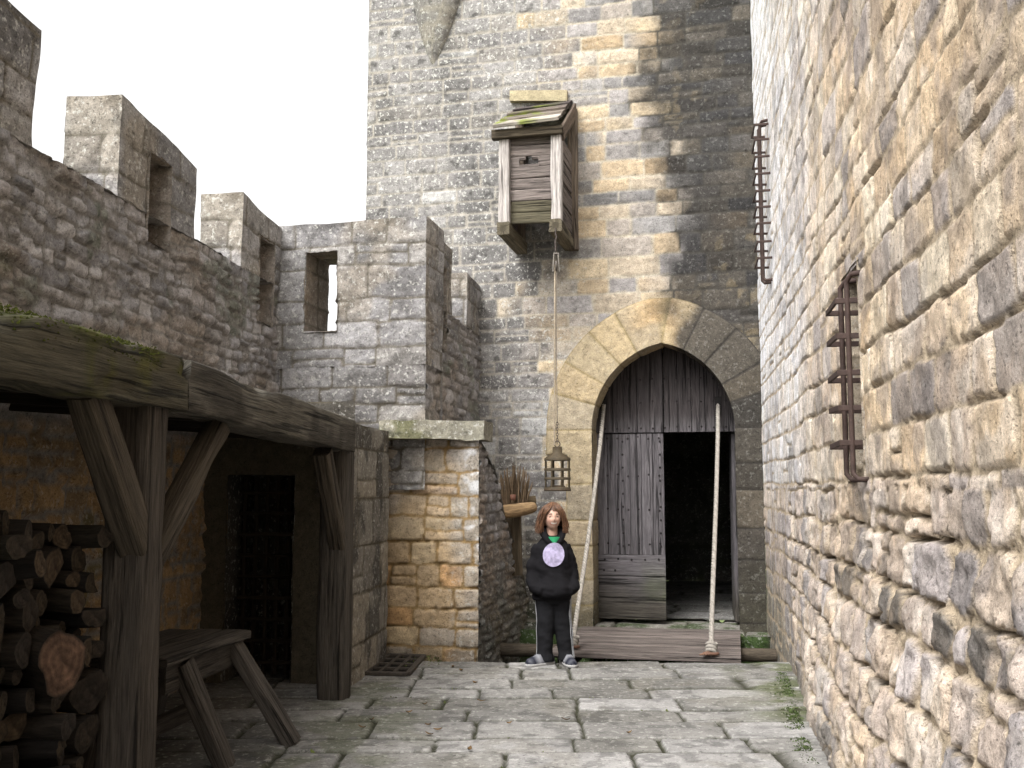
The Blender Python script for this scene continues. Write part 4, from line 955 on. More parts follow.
# ================================================================== firewood
def log(p, d, r, ln, seed, bark, endc, split=False, name='firewood_log'):
    """round or cleft log whose sawn end sits at p and whose body runs along d"""
    R = np.random.RandomState(seed); d = nrm(d); _, e1, e2 = frame(d); n = 18; m = 9
    an = np.arange(n) * 2 * math.pi / n; rr = 1 + .12 * np.sin(an * 2 + R.rand() * 6) + .07 * np.sin(an * 3 + R.rand() * 6) + .05 * R.randn(n)
    if split:
        q = np.abs(((an - R.rand() * 6.28 + math.pi) % (2 * math.pi)) - math.pi); rr = np.where(q < 1.0, .35 / np.maximum(np.cos(q), .3), rr)
    V = []; G = []; C = []
    s = np.linspace(0, ln, m); bend = R.randn() * .03
    for k in range(m):
        t = s[k] / ln; c = p + d * s[k] + e1 * bend * math.sin(t * 3.14); rad = r * rr * (1 + .05 * math.sin(k * 1.7 + seed)) * (.97 if k in (0, m - 1) else 1)
        V.append(c + np.outer(np.cos(an) * rad, e1) + np.outer(np.sin(an) * rad, e2)); G.append(np.stack([np.full(n, s[k] + seed), np.cos(an) * r, np.sin(an) * r], 1)); C.append(np.tile(bark, (n, 1)) * (.7 + .6 * R.rand(n, 1)))
    V = np.concatenate(V); i = np.arange(n * m).reshape(m, n)
    F = np.stack([i[:-1].ravel(), np.roll(i, -1, 1)[:-1].ravel(), np.roll(i, -1, 1)[1:].ravel(), i[1:].ravel()], 1)[:, ::-1]
    mb = MB(); mb.add(V, F, np.concatenate(C), np.concatenate(G))
    for idx, sgn in ((i[0], 1), (i[-1], -1)):      # sawn ends with growth rings
        ring = V[idx]; ce = ring.mean(0); K = 7; VV = [ring]; CC = [np.tile(bark * .9, (n, 1))]
        for k in range(1, K):
            f = 1 - k / K; VV.append(ce + (ring - ce) * f - d * sgn * .004 * (k > 1)); CC.append(np.tile(endc * (.82 + .3 * (k % 2)) * (.8 + .4 * R.rand()), (n, 1)) * (.9 + .2 * R.rand(n, 1)))
        VV = np.concatenate(VV + [[ce]]); CC = np.concatenate(CC + [[endc * .8]]); FF = []
        for k in range(K - 1):
            for j in range(n):
                j2 = (j + 1) % n; FF.append((k * n + j, k * n + j2, (k + 1) * n + j2, (k + 1) * n + j)[::sgn])
        for j in range(n): FF.append((((K - 1) * n + j), (K - 1) * n + (j + 1) % n, K * n)[::sgn])
        GG = np.concatenate([np.zeros((len(VV), 1)), (VV - ce) @ np.stack([e1, e2], 1)], 1); mb.add(VV, FF, CC, GG * [1, .3, .3])
    return mb.build(name, M_BARK, None, loc=p)
R = random.Random(77); LP = np.array([0, 0, 0])
bigp = PPL.P(PPL.S(62, 662, -.02), PPL.Z(62, 662, -.02), -.02); bigr = .125
o = log(bigp, nrm(-PPL.N * .95 + PPL.U * .30), bigr, .75, 500, lin(42, 36, 30), lin(84, 65, 53)); tag(o, 'largest log with a broad pale reddish sawn end in the firewood pile', 'log', 'logs in the firewood pile')
bigs, bigz = PPL.S(62, 662, -.02), bigp[2]
placed = [(bigs, bigz, bigr * .85)]
tries = 0
s_hi = sP1 - .16
while tries < 9000 and len(placed) < 170:
    tries += 1
    r = R.choice([.05, .055, .06, .07, .08, .095]) if tries < 4000 else R.uniform(.028, .045); s = R.uniform(2.75, s_hi - r * .6); zmax = 1.42 - .05 * math.sin(s * 5); z = R.uniform(r, zmax - r)
    if all((s - a) ** 2 + (z - b) ** 2 > (r + c) ** 2 * .80 for a, b, c in placed): placed.append((s, z, r))
zs_ = sorted(placed[1:], key=lambda a: a[1])
barks = [lin(36, 32, 29), lin(43, 38, 33), lin(30, 27, 25), lin(47, 42, 35)]; ends = [lin(48, 41, 32), lin(43, 37, 31), lin(60, 50, 39), lin(39, 34, 30)]
for k, (s, z, r) in enumerate(zs_):
    sp = R.random() < .3; j = R.uniform(-.12, .05); thick = r > .075; topmost = z > 1.22
    p = PPL.P(s, z, -.06 + j); d = nrm(-PPL.N + PPL.U * R.uniform(-.35, .45) + UPV * R.uniform(-.08, .08))
    o = log(p, d, r, R.uniform(.65, .85), 520 + k, R.choice(barks), R.choice(ends), sp)
    if topmost: lb, gp = 'dark log lying along the top of the firewood pile', 'top logs of the firewood pile'
    elif z < .25: lb, gp = 'log at the foot of the firewood pile, resting on the ground', 'bottom logs of the firewood pile'
    elif s > s_hi - .35: lb, gp = 'log stacked against the heavy shelter post at the end of the pile', 'firewood logs beside the post'
    elif sp: lb, gp = 'cleft log with a flat split side in the middle of the firewood pile', 'cleft logs in the firewood pile'
    elif thick: lb, gp = 'thick round barked log in the middle of the firewood pile', 'thick logs in the firewood pile'
    else: lb, gp = 'thin round barked log in the middle of the firewood pile', 'thin logs in the firewood pile'
    tag(o, lb, 'log', gp)

# ================================================================== drain grate
gA, gB, gC, gD = on_z(389, 655, .02), on_z(424, 656, .02), on_z(408, 674, .02), on_z(364, 673, .02)
dg = thing('drain_grate', (gA + gC) / 2 * [1, 1, 0], 'rusty iron drain grate set flat in the paving at the foot of the ochre pier', 'grate')
mb = MB(); ic = lin(58, 52, 46)
for a, b in ((gA, gB), (gB, gC), (gC, gD), (gD, gA)): timber(mb, a, b, .045, .03, ic, seed=5, rough=.001)
mb.build('frame', M_IRON, dg)
for k in (1, 2): mb = MB(); timber(mb, gA + (gB - gA) * k / 3, gD + (gC - gD) * k / 3, .03, .024, ic, seed=k, rough=.001); mb.build('bar', M_IRON, dg)
for k in (1, 2, 3): mb = MB(); timber(mb, gA + (gD - gA) * k / 4, gB + (gC - gB) * k / 4, .03, .022, ic, seed=k + 3, rough=.001); mb.build('bar', M_IRON, dg)
mb = MB(); dz_ = np.array([0, 0, -.012]); mb.add(np.array([gD, gC, gB, gA]) + dz_, [(0, 1, 2, 3)], lin(16, 15, 12)); mb.build('drain_shade_sheet', M_DARK, dg)  # flat near-black sheet: shade below the bars is put into its colour

# ================================================================== drawbridge
bA, bB, bC_, bD = on_z(548, 651, .03), on_z(741, 658, .03), on_z(740, 630, .03), on_z(583, 626, .03)
br = thing('drawbridge', (bA + bC_) / 2 * [1, 1, 0], 'worn brown plank drawbridge across the pit before the gate', 'drawbridge')
mb = MB(); R = random.Random(9); npk = 15; wood_b = lin(106, 97, 92)
for k in range(npk):
    f0, f1 = k / npk, (k + 1) / npk; fm_ = (f0 + f1) / 2
    a = bA + (bD - bA) * fm_; b = bB + (bC_ - bB) * fm_; wdt = np.linalg.norm((bD - bA) / npk) * .96
    timber(mb, a - UPV * .025 + UPV * R.uniform(-.004, .004), b - UPV * .025, wdt, .05, wood_b * R.uniform(.75, 1.2), seed=400 + k, seg=.05, rough=.003, right=nrm((bD - bA)), rc=.1)
mb.build('deck', M_WOOD, br)
for a, b in ((bA + (bB - bA) * .06, bD + (bC_ - bD) * .06), (bB + (bA - bB) * .05, bC_ + (bD - bC_) * .05)):
    mb = MB(); timber(mb, a - UPV * .13 + (b - a) * .14, b - UPV * .13, .14, .14, wood_b * .6, seed=430, rough=.004); mb.build('side_beam', M_WOOD, br)
lg = MB(); a, b = at(500, 646, 10.3), at(776, 648, 9.95); a[2] = b[2] = -.10
pts = [a + (b - a) * t for t in np.linspace(0, 1, 24)]; tube(lg, pts, .065, lin(74, 66, 56), 14)
rl = lg.build('roller_log', M_BARK, None, loc=(a + b) / 2 * np.array([1, 1, 0])); tag(rl, 'dark round pivot log lying across the pit under the drawbridge', 'log')

# ropes
def rope(mb, pts, rad, c, pitch=.11, strands=3):
    pts = np.asarray(pts, float); ln = np.concatenate([[0], np.cumsum(np.linalg.norm(np.diff(pts, axis=0), axis=1))])
    n = int(ln[-1] / .012); s = np.linspace(0, ln[-1], n); q = np.stack([np.interp(s, ln, pts[:, k]) for k in range(3)], 1)
    d, r, t = frame(q[-1] - q[0])
    for k in range(strands):
        a = s / pitch * 2 * math.pi + k * 2 * math.pi / strands
        tube(mb, q + rad * .52 * (np.outer(np.cos(a), r) + np.outer(np.sin(a), t)), rad * .56, c * (1 + .1 * (k - 1)), 7)
def sag(a, b, amt, n=30):
    t = np.linspace(0, 1, n)[:, None]; return a + (b - a) * t + np.array([1., 0, 0]) * (fbm(t * 2.5 + 7, t * 0, None, 2, 7) - .5) * .05 * np.sin(t * math.pi) * (amt > 0) - UPV * (amt * 4 * t * (1 - t))
rc_ = lin(140, 134, 126)
def rope_thing(a, b, label, amt, knot=True):
    rt = thing('rope', a, label, 'rope', 'drawbridge ropes'); mb = MB(); rope(mb, sag(a, b, amt), .023, rc_); mb.build('cord', M_ROPE, rt)
    if knot:
        mb = MB(); d = nrm(b - a); _, r, t = frame(d); an = np.linspace(0, 4 * math.pi * 1.5, 60)
        pts = a + d * .07 + np.outer(np.cos(an) * .038, r) + np.outer(np.sin(an) * .038, t) + np.outer(np.linspace(-.05, .06, 60), d); tube(mb, pts, .018, rc_ * .9, 7)
        an = np.linspace(0, 6.28, 30); pts = a + np.outer(np.cos(an) * .06, [1, 0, 0]) + np.outer(np.sin(an) * .02, [0, 1, 0]) + UPV * .012; tube(mb, pts, .016, lin(96, 72, 60), 7)
        for k in range(4):
            e = a + np.array([-.03 - .025 * k, -.03, 0]); tube(mb, [a + d * .06, (a + e) / 2 + UPV * .02, e + UPV * .006], .007, lin(120, 92, 76), 6)
        mb.build('knot', M_ROPE, rt)
r_bot = on_z(711, 655, .045); r_top = GATE.P(*GATE.hit(718, 405, DO + .03), off=DO + .03)
l_top = GATE.P(*GATE.hit(604, 405, DO + .03), off=DO + .03); l_bot = on_z(572, 648, .045)
rope_thing(r_bot, r_top, 'pale thick rope hanging straight in front of the dark open doorway', .01)
rope_thing(l_bot, l_top, 'pale slack rope slanting up along the closed door leaf behind the person', .10)
for k, tpnt in enumerate((l_top, r_top)):
    mb = MB(); s, z = GATE.hit((604, 718)[k], 402, DO); q = [GATE.P(s - .035, z - .09, DO + .022), GATE.P(s + .035, z - .09, DO + .022), GATE.P(s + .035, z + .06, DO + .022), GATE.P(s - .035, z + .06, DO + .022)]
    pts = q + [p + GATE.N * .012 for p in q]; box8(mb, [pts[0], pts[1], pts[1] + GATE.N * .012, pts[0] + GATE.N * .012, pts[3], pts[2], pts[2] + GATE.N * .012, pts[3] + GATE.N * .012], lin(22, 18, 17), sub=2, st=0)
    mb.build('rope_slot_shade', M_IRON, tp)  # solid near-black block: the slot's inner shade is put into its colour

# ================================================================== timber box high on the tower
BX = GATE; PJ = .84
fl, zf0 = GATE.hit(505, 226, PJ); fr, _ = GATE.hit(557, 226, PJ); _, zft = GATE.hit(530, 133, PJ)
print('box', fl, fr, zf0, zft, GATE.P(fl, zf0, PJ))
bx = thing('timber_box', GATE.P((fl + fr) / 2, zf0), 'weathered plank lookout box with a mossy lean-to roof projecting from the tower', 'lookout box')
sil = lin(166, 159, 154); brn = lin(112, 103, 98); drk = lin(70, 60, 52)
def tb(name, a, b, w, h, c, seed, right=None, **k):
    mb = MB(); timber(mb, a, b, w, h, c, seed=seed, seg=.05, right=right, rc=.15, **k); return mb.build(name, M_WOOD, bx)
for i, s in enumerate((fl, fr)):
    tb('post', GATE.P(s, zf0, PJ), GATE.P(s, zft, PJ), .12, .12, sil, 600 + i, GATE.U, rough=.006, chip=.03)
    tb('support_beam', GATE.P(s + .0, zf0 - .05, PJ + .10), GATE.P(s, zf0 - .05, -.2), .14, .14, lin(104, 96, 80), 604 + i, GATE.U, rough=.008, chip=.03)
    for j in range(4):
        z = zf0 + .12 + j * (zft - zf0) / 4.1; tb('side_board', GATE.P(s + (.03 if i else -.03), z, PJ - .06), GATE.P(s + (.03 if i else -.03), z + .03, -.02), .22, .028, brn * (.75 + .1 * j), 610 + i * 5 + j, UPV, rough=.003)
mb = MB(); R = random.Random(31); nb = 8; hb = (zft - zf0 - .02) / nb
for j in range(nb):
    z = zf0 + .02 + hb * (j + .5); c = (brn * R.uniform(.95, 1.3) if j > 1 else lin(82, 77, 62)) ; g_ = fr - fl
    a, b = GATE.P(fl + .06, z, PJ - .03), GATE.P(fr - .06, z + R.uniform(-.008, .008), PJ - .03)
    if j == 5:      # board with the cross-shaped spy hole: leave the slot open
        c1, c2 = GATE.S(519, 160, PJ), GATE.S(538, 160, PJ); cm = (c1 + c2) / 2
        timber(mb, a, GATE.P(c1, z, PJ - .03), hb * .97, .03, c, seed=620 + j, right=UPV, rough=.003); timber(mb, GATE.P(c2, z, PJ - .03), b, hb * .97, .03, c, seed=630 + j, right=UPV, rough=.003)
        timber(mb, GATE.P(c1 - .01, z - hb * .36, PJ - .03), GATE.P(c2 + .01, z - hb * .36, PJ - .03), hb * .26, .03, c, seed=633, right=UPV, rough=.002)
        for q0, q1 in ((c1 - .01, cm - .035), (cm + .035, c2 + .01)): timber(mb, GATE.P(q0, z + hb * .33, PJ - .03), GATE.P(q1, z + hb * .33, PJ - .03), hb * .32, .03, c, seed=635, right=UPV, rough=.002)
    else: timber(mb, a, b, hb * .97, .03, c, seed=620 + j, right=UPV, rough=.003, chip=.01)
mb.build('front_panel', M_WOOD, bx)
zr1 = zft + .03; zr0 = GATE.Z(540, 106, .02); ov = .13
def roofc(V, G, C):
    n = fbm(V[:, 0] * 7, V[:, 1] * 7, V[:, 2] * 7, 3, 641); return mixc(C, lin(108, 118, 38), sm(.52, .6, n) * sm(.3, -.1, (V @ GATE.U) - (GATE.P((fl + fr) / 2 + .0, 0) @ GATE.U)) * .9)
for j in range(4):
    f = (j + .5) / 4; off = (PJ + .14) * (1 - f) ; z = zr1 + (zr0 - zr1) * f - .01 * (j % 2)
    c = (lin(164, 156, 146), lin(120, 110, 100), lin(96, 86, 80), lin(78, 70, 68))[j]; rr = nrm(GATE.N * (PJ + .14) - UPV * (zr0 - zr1))
    tb('roof_board', GATE.P(fl - .10 + .02 * j, z + .02, off), GATE.P(fr + .045, z + .05, off), .36, .045, c, 640 + j, rr + UPV * .08, rough=.006, chip=.05, colf=roofc)
tb('eaves_beam', GATE.P(fl - .13, zft - .02, PJ + .06), GATE.P(fr + .08, zft - .02, PJ + .06), .10, .10, lin(74, 66, 54), 650, GATE.N, rough=.006)
tb('top_rail', GATE.P(fl, zft - .15, PJ - .1), GATE.P(fr, zft - .15, PJ - .1), .06, .10, drk, 651, GATE.N, rough=.004)
# raking side board under the roof edge on the right
tb('barge_board', GATE.P(fr + .075, zft - .06, PJ + .06), GATE.P(fr + .075, zr0 - .08, -.0), .16, .03, lin(96, 84, 74), 652, UPV, rough=.004)
for i, s in enumerate((fl, fr + .05)): tb('wall_post', GATE.P(s, zf0 - .12, .05), GATE.P(s, zr0 - .1, .05), .11, .10, lin(110, 98, 86), 654 + i, GATE.U, rough=.005)

# pulley, line and lantern
pY = GATE.P(fr, zf0, PJ + .1)[1]
pt = at(555.5, 236, pY); pb = at(556, 276, pY)
pu = thing('pulley', pt, 'small grey pulley block hooked under the right front beam of the timber box', 'pulley')
mb = MB(); h0 = at(555.5, 228, pY); an = np.linspace(-1.2, 3.6, 20)
tube(mb, [h0, h0 - UPV * .06, h0 - UPV * .10 + np.array([.012, 0, 0]), h0 - UPV * .15 - np.array([.008, 0, 0]), h0 - UPV * .20, h0 - UPV * .26], .008, lin(70, 62, 58), 8); mb.build('hook', M_IRON, pu)
mb = MB(); cpu = at(556, 263, pY)
for dx in (-.022, .022): timber(mb, cpu + np.array([dx, 0, .10]), cpu + np.array([dx * 1.6, 0, -.10]), .05, .012, lin(120, 114, 106), seed=3, rough=.001, right=np.array([0, 1., 0]))
timber(mb, cpu + np.array([-.03, 0, .10]), cpu + np.array([.03, 0, .10]), .05, .02, lin(100, 94, 88), seed=4, rough=.001); mb.build('block', M_IRON, pu)
mb = MB(); an = np.linspace(0, 2 * math.pi, 24); tube(mb, cpu - UPV * .03 + np.outer(np.cos(an) * .045, [0, 1, 0]) + np.outer(np.sin(an) * .045, UPV), .012, lin(84, 78, 72), 8); mb.build('wheel', M_IRON, pu)
lt, lb_ = at(557, 447, pY), at(557.5, 490, pY)
ln_ = thing('cage_lantern', lb_, 'rusty iron cage lantern hanging in front of the arch above the person', 'lantern')
hgt = lt[2] - lb_[2]; rw_ = 13.2 / 1000 * pY; cc = np.array([lb_[0], lb_[1], 0]); z0 = lb_[2]; oli = lin(72, 62, 46)
cage_h = hgt * .74; mb = MB(); lathe(mb, cc, [(.05, z0 + hgt * 1.0), (.05, z0 + hgt * .86), (rw_ * .98, z0 + cage_h), (rw_ * .98, z0 + cage_h - .015), (rw_ * .9, z0 + cage_h - .015), (.04, z0 + hgt * .83)], oli, 24)
lathe(mb, cc, [(.0, z0 + hgt), (.05, z0 + hgt)], oli, 24); mb.build('cap', M_IRON, ln_)
for f in (.05, .36, .64, .96):
    mb = MB(); an = np.linspace(0, 2 * math.pi, 40); zc = z0 + cage_h * f
    lathe(mb, cc, [(rw_, zc - .013), (rw_, zc + .013), (rw_ - .012, zc + .013), (rw_ - .012, zc - .013), (rw_, zc - .013)], oli * .8, 28); mb.build('ring', M_IRON, ln_)
for k in range(8):
    a = (k + .35) * math.pi / 4; q = cc + np.array([math.cos(a), math.sin(a), 0]) * (rw_ - .006)
    mb = MB(); timber(mb, q + UPV * (z0 + .005), q + UPV * (z0 + cage_h), .018, .008, oli, seed=k, rough=.001, right=np.array([-math.sin(a), math.cos(a), 0])); mb.build('bar', M_IRON, ln_)
mb = MB(); lathe(mb, cc, [(0, z0 - .012), (rw_ * 1.02, z0 - .012), (rw_ * 1.02, z0 + .012), (.09, z0 + .014), (.08, z0 + .045), (.0, z0 + .05)], lin(70, 58, 44), 28); mb.build('base', M_IRON, ln_)
mb = MB(); top = np.array([cc[0], cc[1], z0 + hgt]); an = np.linspace(0, math.pi * 2, 20); tube(mb, top + UPV * .03 + np.outer(np.cos(an) * .03, [1, 0, 0]) + np.outer(np.sin(an) * .03, UPV), .006, lin(70, 60, 54), 6); mb.build('hanging_ring', M_IRON, ln_)
hl = thing('hoisting_line', top + UPV * .06, 'thin line running from the pulley down to the cage lantern', 'rope')
mb = MB(); a = cpu + np.array([-.012, 0, -.02]); b = top + np.array([-.03, 0, .02]); tube(mb, sag(a, b, 0, 20), .010, lin(150, 138, 120), 7); mb.build('cord', M_ROPE, hl)
mb = MB(); z = top[2] + .05
k = 0
while z < top[2] + .28:
    an = np.linspace(0, 2 * math.pi, 12); ax = np.array([1., 0, 0]) if k % 2 else np.array([0, 1., 0]); c0 = np.array([top[0] + .0, top[1], z]); tube(mb, c0 + np.outer(np.cos(an) * .010, ax) + np.outer(np.sin(an) * .019, UPV), .004, lin(74, 64, 58), 5); z += .028; k += 1
tube(mb, [c0 + UPV * .01, c0 + np.array([.0, 0, .06]), np.array([a[0] + .01, a[1], a[2] - .6]), np.array([a[0] + .02, a[1], a[2] - .05])], .005, lin(120, 110, 98), 6); mb.build('chain', M_IRON, hl)

# ================================================================== log shelf with twigs in the niche
YN = 10.75
sf = thing('log_shelf', at(517, 562, YN), 'rough log shelf on short props in the niche between pier and tower', 'shelf')
mb = MB(); a, b = at(499, 512, YN - .15), at(534, 507, YN + .05); m_ = (a + b) / 2 - UPV * .015 + np.array([0, -.05, 0])
tt = np.linspace(0, 1, 16)[:, None]; pts = a * (1 - tt) ** 2 + 2 * m_ * tt * (1 - tt) + b * tt ** 2; tube(mb, pts, np.array([.058, .068, .072, .073, .074, .074, .074, .073, .072, .071, .07, .068, .066, .064, .06, .052]), lin(150, 124, 92), 14); mb.build('front_log', M_BARK, sf)
mb = MB(); tube(mb, [at(506, 503, YN + .12), at(520, 502, YN + .2), at(536, 500, YN + .2)], .05, lin(104, 90, 70), 10); mb.build('back_log', M_BARK, sf)
for x0 in (509, 517):
    mb = MB(); timber(mb, at(x0, 512, YN + .1), at(x0 + 1, 575, YN + .14), .10, .10, lin(82, 72, 58), seed=x0, rough=.01, chip=.04); mb.build('prop', M_WOOD, sf)
tw = MB(); rs = np.random.RandomState(5); base = at(515, 502, YN + .06)
for k in range(85):
    x = rs.uniform(-.13, .13); y = rs.uniform(-.08, .1); hh = rs.uniform(.28, .50) * (1 - .5 * abs(x) / .2); fan = x * .35 + rs.randn() * .02
    p = base + np.array([x, y, -.03]); tube(tw, [p, p + np.array([fan * .4, rs.randn() * .01, hh * .5]), p + np.array([fan, rs.randn() * .02, hh])], np.array([.009, .007, .003]), lin(112, 94, 74) * rs.uniform(.55, 1.2), 5)
to = tw.build('twig_bundle', M_BARK, None, loc=base); tag(to, 'bundle of dry brown twigs standing upright on the log shelf', 'twigs')
mb = MB(); pb_ = at(513, 497.5, YN - .12); pb_[2] -= .03
lathe(mb, pb_, [(0, 0), (.026, 0), (.031, .025), (.032, .058), (.027, .062), (.026, .025), (0, .015)], lin(120, 84, 70), 16); po = mb.build('clay_pot', M_SHOE, None, loc=pb_); tag(po, 'tiny reddish clay pot on the log shelf before the twigs', 'pot')

# ================================================================== weeds
def leaves(name, pts, label, cat, size=(.007, .018), col=(62, 74, 38), seed=1, kind='stuff', per=7):
    rs = np.random.RandomState(seed); V = []; F = []; C = []
    for p in pts:
        for k in range(per):
            a = rs.rand() * 6.28; el = rs.uniform(.2, 1.2); ln = rs.uniform(*size); d = np.array([math.cos(a) * math.cos(el), math.sin(a) * math.cos(el), math.sin(el)]); r = np.array([-math.sin(a), math.cos(a), 0]) * ln * .3
            b = p + np.array([rs.randn() * .01, rs.randn() * .01, 0]); o = len(V); V += [b, b + d * ln * .5 + r, b + d * ln, b + d * ln * .5 - r]; F.append((o, o + 1, o + 2, o + 3)); C += [lin(*col) * rs.uniform(.6, 1.4)] * 4
    mb = MB(); mb.add(np.array(V), F, np.array(C)); o = mb.build(name, M_LEAF, None, smooth=False); tag(o, label, cat, kind=kind); return o
rs = np.random.RandomState(8); pts = []
for k in range(700):
    s = rs.uniform(2.6, 7.5); p = RW.P(s, 0, .09 + .14 * float(sm(2, 6, np.array([s]))[0]) + abs(rs.randn()) * .05)
    if fbm(np.array([s * 2.3]), np.array([0.]), None, 2, 88)[0] > .42: pts.append(p + UPV * .0)
leaves('weeds', pts, 'low green weeds growing along the foot of the right wall', 'weeds')
pts = []
for k in range(420):
    u, v = rs.uniform(-1.2, 1.1), rs.uniform(5, 8.9)
    d = lay_pave.eval(np.array([u]), np.array([v]))['d'][0]
    if d < 0.0 and fbm(np.array([u * 1.5]), np.array([v * 1.5]), None, 2, 89)[0] > .5: pts.append(np.array([u, v, -.012]))
for k in range(60): q = on_z(rs.uniform(400, 440), rs.uniform(656, 668)); pts.append(q)
leaves('joint_grass', pts, 'short grass and moss in the joints of the paving', 'grass', size=(.012, .03), col=(84, 92, 44), seed=4, per=5)
pts = [GATE.P(rs.uniform(-.55, -.02), rs.uniform(-.30, -.0), .36 + rs.uniform(0, .03)) for k in range(260)]
leaves('ledge_moss', pts, 'bright green moss on the ledge at the right corner of the pit', 'moss', size=(.008, .018), col=(62, 84, 30), seed=5, per=6)
rs = np.random.RandomState(31)
for k in range(16):
    p = np.array([rs.uniform(-1.1, 1.0), rs.uniform(5.4, 8.8), .012]); a = rs.rand() * 6.28; d = np.array([math.cos(a), math.sin(a), .06]); r = np.array([-math.sin(a), math.cos(a), .15]); ln = rs.uniform(.018, .034)
    g_ = np.linspace(-1, 1, 7); V = [p + d * ln * t + r * ln * .45 * (1 - t * t) * sd_ + UPV * (.010 * t * t + .006 * abs(sd_)) for t in g_ for sd_ in (-1, 0, 1)]
    F = [(3 * j + q, 3 * j + q + 1, 3 * j + q + 4, 3 * j + q + 3) for j in range(6) for q in range(2)]
    mb = MB(); mb.add(np.array(V), F, lin(104, 80, 50) * rs.uniform(.5, 1.2)); o = mb.build('dead_leaf', M_LEAF, None, loc=p); tag(o, 'small dry brown leaf lying on the flagstones', 'leaf', 'dead leaves scattered on the paving')
# ================================================================== person
PX, PY = at(553, 656, 8.86)[0], 8.86
person = thing('person', (PX, PY, 0), 'young person with shoulder-length brown hair in a black hooded top and dark trousers', 'person')
def raw_mesh(parts):
    """join (verts, faces) pieces into one raw mesh"""
    me = bpy.data.meshes.new('tmp'); V = []; F = []
    for v, f in parts:
        o = len(V); V += [tuple(map(float, x)) for x in v]; F += [tuple(int(k) + o for k in q) for q in f]
    me.from_pydata(V, [], F); me.update(); return me
def loft(rings, n=24):
    """closed loft: rings of (cx, cy, cz, rx, ry) ellipses, or with a 6th value the exponent of a squarer outline"""
    V = []; F = []; an = np.arange(n) * 2 * math.pi / n
    for r in rings:
        cx, cy, cz, rx, ry = r[:5]; V += [(cx + rx * math.cos(a), cy + ry * math.sin(a), cz) for a in an]
    for i in range(len(rings) - 1):
        for j in range(n): F.append((i * n + j, i * n + (j + 1) % n, (i + 1) * n + (j + 1) % n, (i + 1) * n + j))
    m = len(V); V.append(tuple(rings[0][:3])); V.append(tuple(rings[-1][:3]))
    for j in range(n): F.append(((j + 1) % n, j, m)); F.append(((len(rings) - 1) * n + j, (len(rings) - 1) * n + (j + 1) % n, m + 1))
    return V, F
def limb(pts, rad, n=16):
    """tapered tube with rounded ends"""
    pts = np.asarray(pts, float); t = np.linspace(0, 1, len(pts)); tt = np.linspace(0, 1, 22)
    q = np.stack([np.interp(tt, t, pts[:, k]) for k in range(3)], 1); rr = np.interp(tt, t, rad)
    for _ in range(2): q[1:-1] = (q[:-2] + 2 * q[1:-1] + q[2:]) / 4
    mb = MB(); tube(mb, q, rr, (1, 1, 1), n)
    V = np.concatenate(mb.V); F = [tuple(f) for a in mb.F4 for f in a] + [tuple(f) for a in mb.F3 for f in a]
    return [tuple(v) for v in V], F
def remeshed(parts, voxel, smooth=4):
    me = raw_mesh(parts); o = bpy.data.objects.new('tmp', me); COL.objects.link(o)
    m = o.modifiers.new('r', 'REMESH'); m.mode = 'VOXEL'; m.voxel_size = voxel
    if smooth: s = o.modifiers.new('s', 'SMOOTH'); s.iterations = smooth; s.factor = .5
    dg = bpy.context.evaluated_depsgraph_get(); e = o.evaluated_get(dg); r = bpy.data.meshes.new_from_object(e)
    n = len(r.vertices); V = np.empty(n * 3); r.vertices.foreach_get('co', V); V = V.reshape(-1, 3)
    F = [tuple(p.vertices) for p in r.polygons]
    bpy.data.objects.remove(o); bpy.data.meshes.remove(me); bpy.data.meshes.remove(r)
    return V, F
TURN = math.radians(8)
def to_world(V):
    V = np.asarray(V, float); c, s = math.cos(TURN), math.sin(TURN)
    return np.stack([V[:, 0] * c - V[:, 1] * s, V[:, 0] * s + V[:, 1] * c, V[:, 2]], 1) + np.array([PX, PY, 0])
# local frame: +x to the viewer's right, -y towards the camera, z up
HZ, HX, HY = 1.262, -.005, -.02                       # head centre
def head():
    n, m = 48, 40; V = []; F = []
    for i in range(m + 1):
        ph = math.pi * i / m
        for j in range(n):
            th = 2 * math.pi * j / n
            x, y, z = math.sin(ph) * math.cos(th), math.sin(ph) * math.sin(th), math.cos(ph)
            jaw = 1 - .34 * max(0, -z) ** 1.4
            px, py, pz = .079 * x * jaw, .094 * y * (1 - .12 * max(0, -z)), .118 * z
            if y < 0:
                f = -y
                px0, pz0 = px, pz
                py -= .014 * math.exp(-(px0 / .010) ** 2 - ((pz0 + .022) / .016) ** 2) * f      # nose
                py -= .008 * math.exp(-(px0 / .008) ** 2 - ((pz0 - .005) / .022) ** 2) * f      # bridge
                for sx_ in (-1, 1):
                    py += .011 * math.exp(-((px0 - sx_ * .029) / .016) ** 2 - ((pz0 - .006) / .012) ** 2) * f   # sockets
                    py -= .006 * math.exp(-((px0 - sx_ * .034) / .02) ** 2 - ((pz0 + .03) / .018) ** 2) * f    # cheeks
                py -= .007 * math.exp(-(px0 / .02) ** 2 - ((pz0 + .055) / .008) ** 2) * f       # lips
                py -= .008 * math.exp(-(px0 / .018) ** 2 - ((pz0 + .088) / .014) ** 2) * f      # chin
            V.append((px + HX, py + HY, pz + HZ))
    for i in range(m):
        for j in range(n): F.append((i * n + j, (i + 1) * n + j, (i + 1) * n + (j + 1) % n, i * n + (j + 1) % n))
    return V, F
ears = [limb([(HX + s * .068, HY + .0, HZ - .025), (HX + s * .078, HY + .012, HZ + .012)], [.012, .016]) for s in (-1, 1)]
neck = limb([(0, .015, 1.06), (HX, HY + .018, 1.22)], [.052, .047])
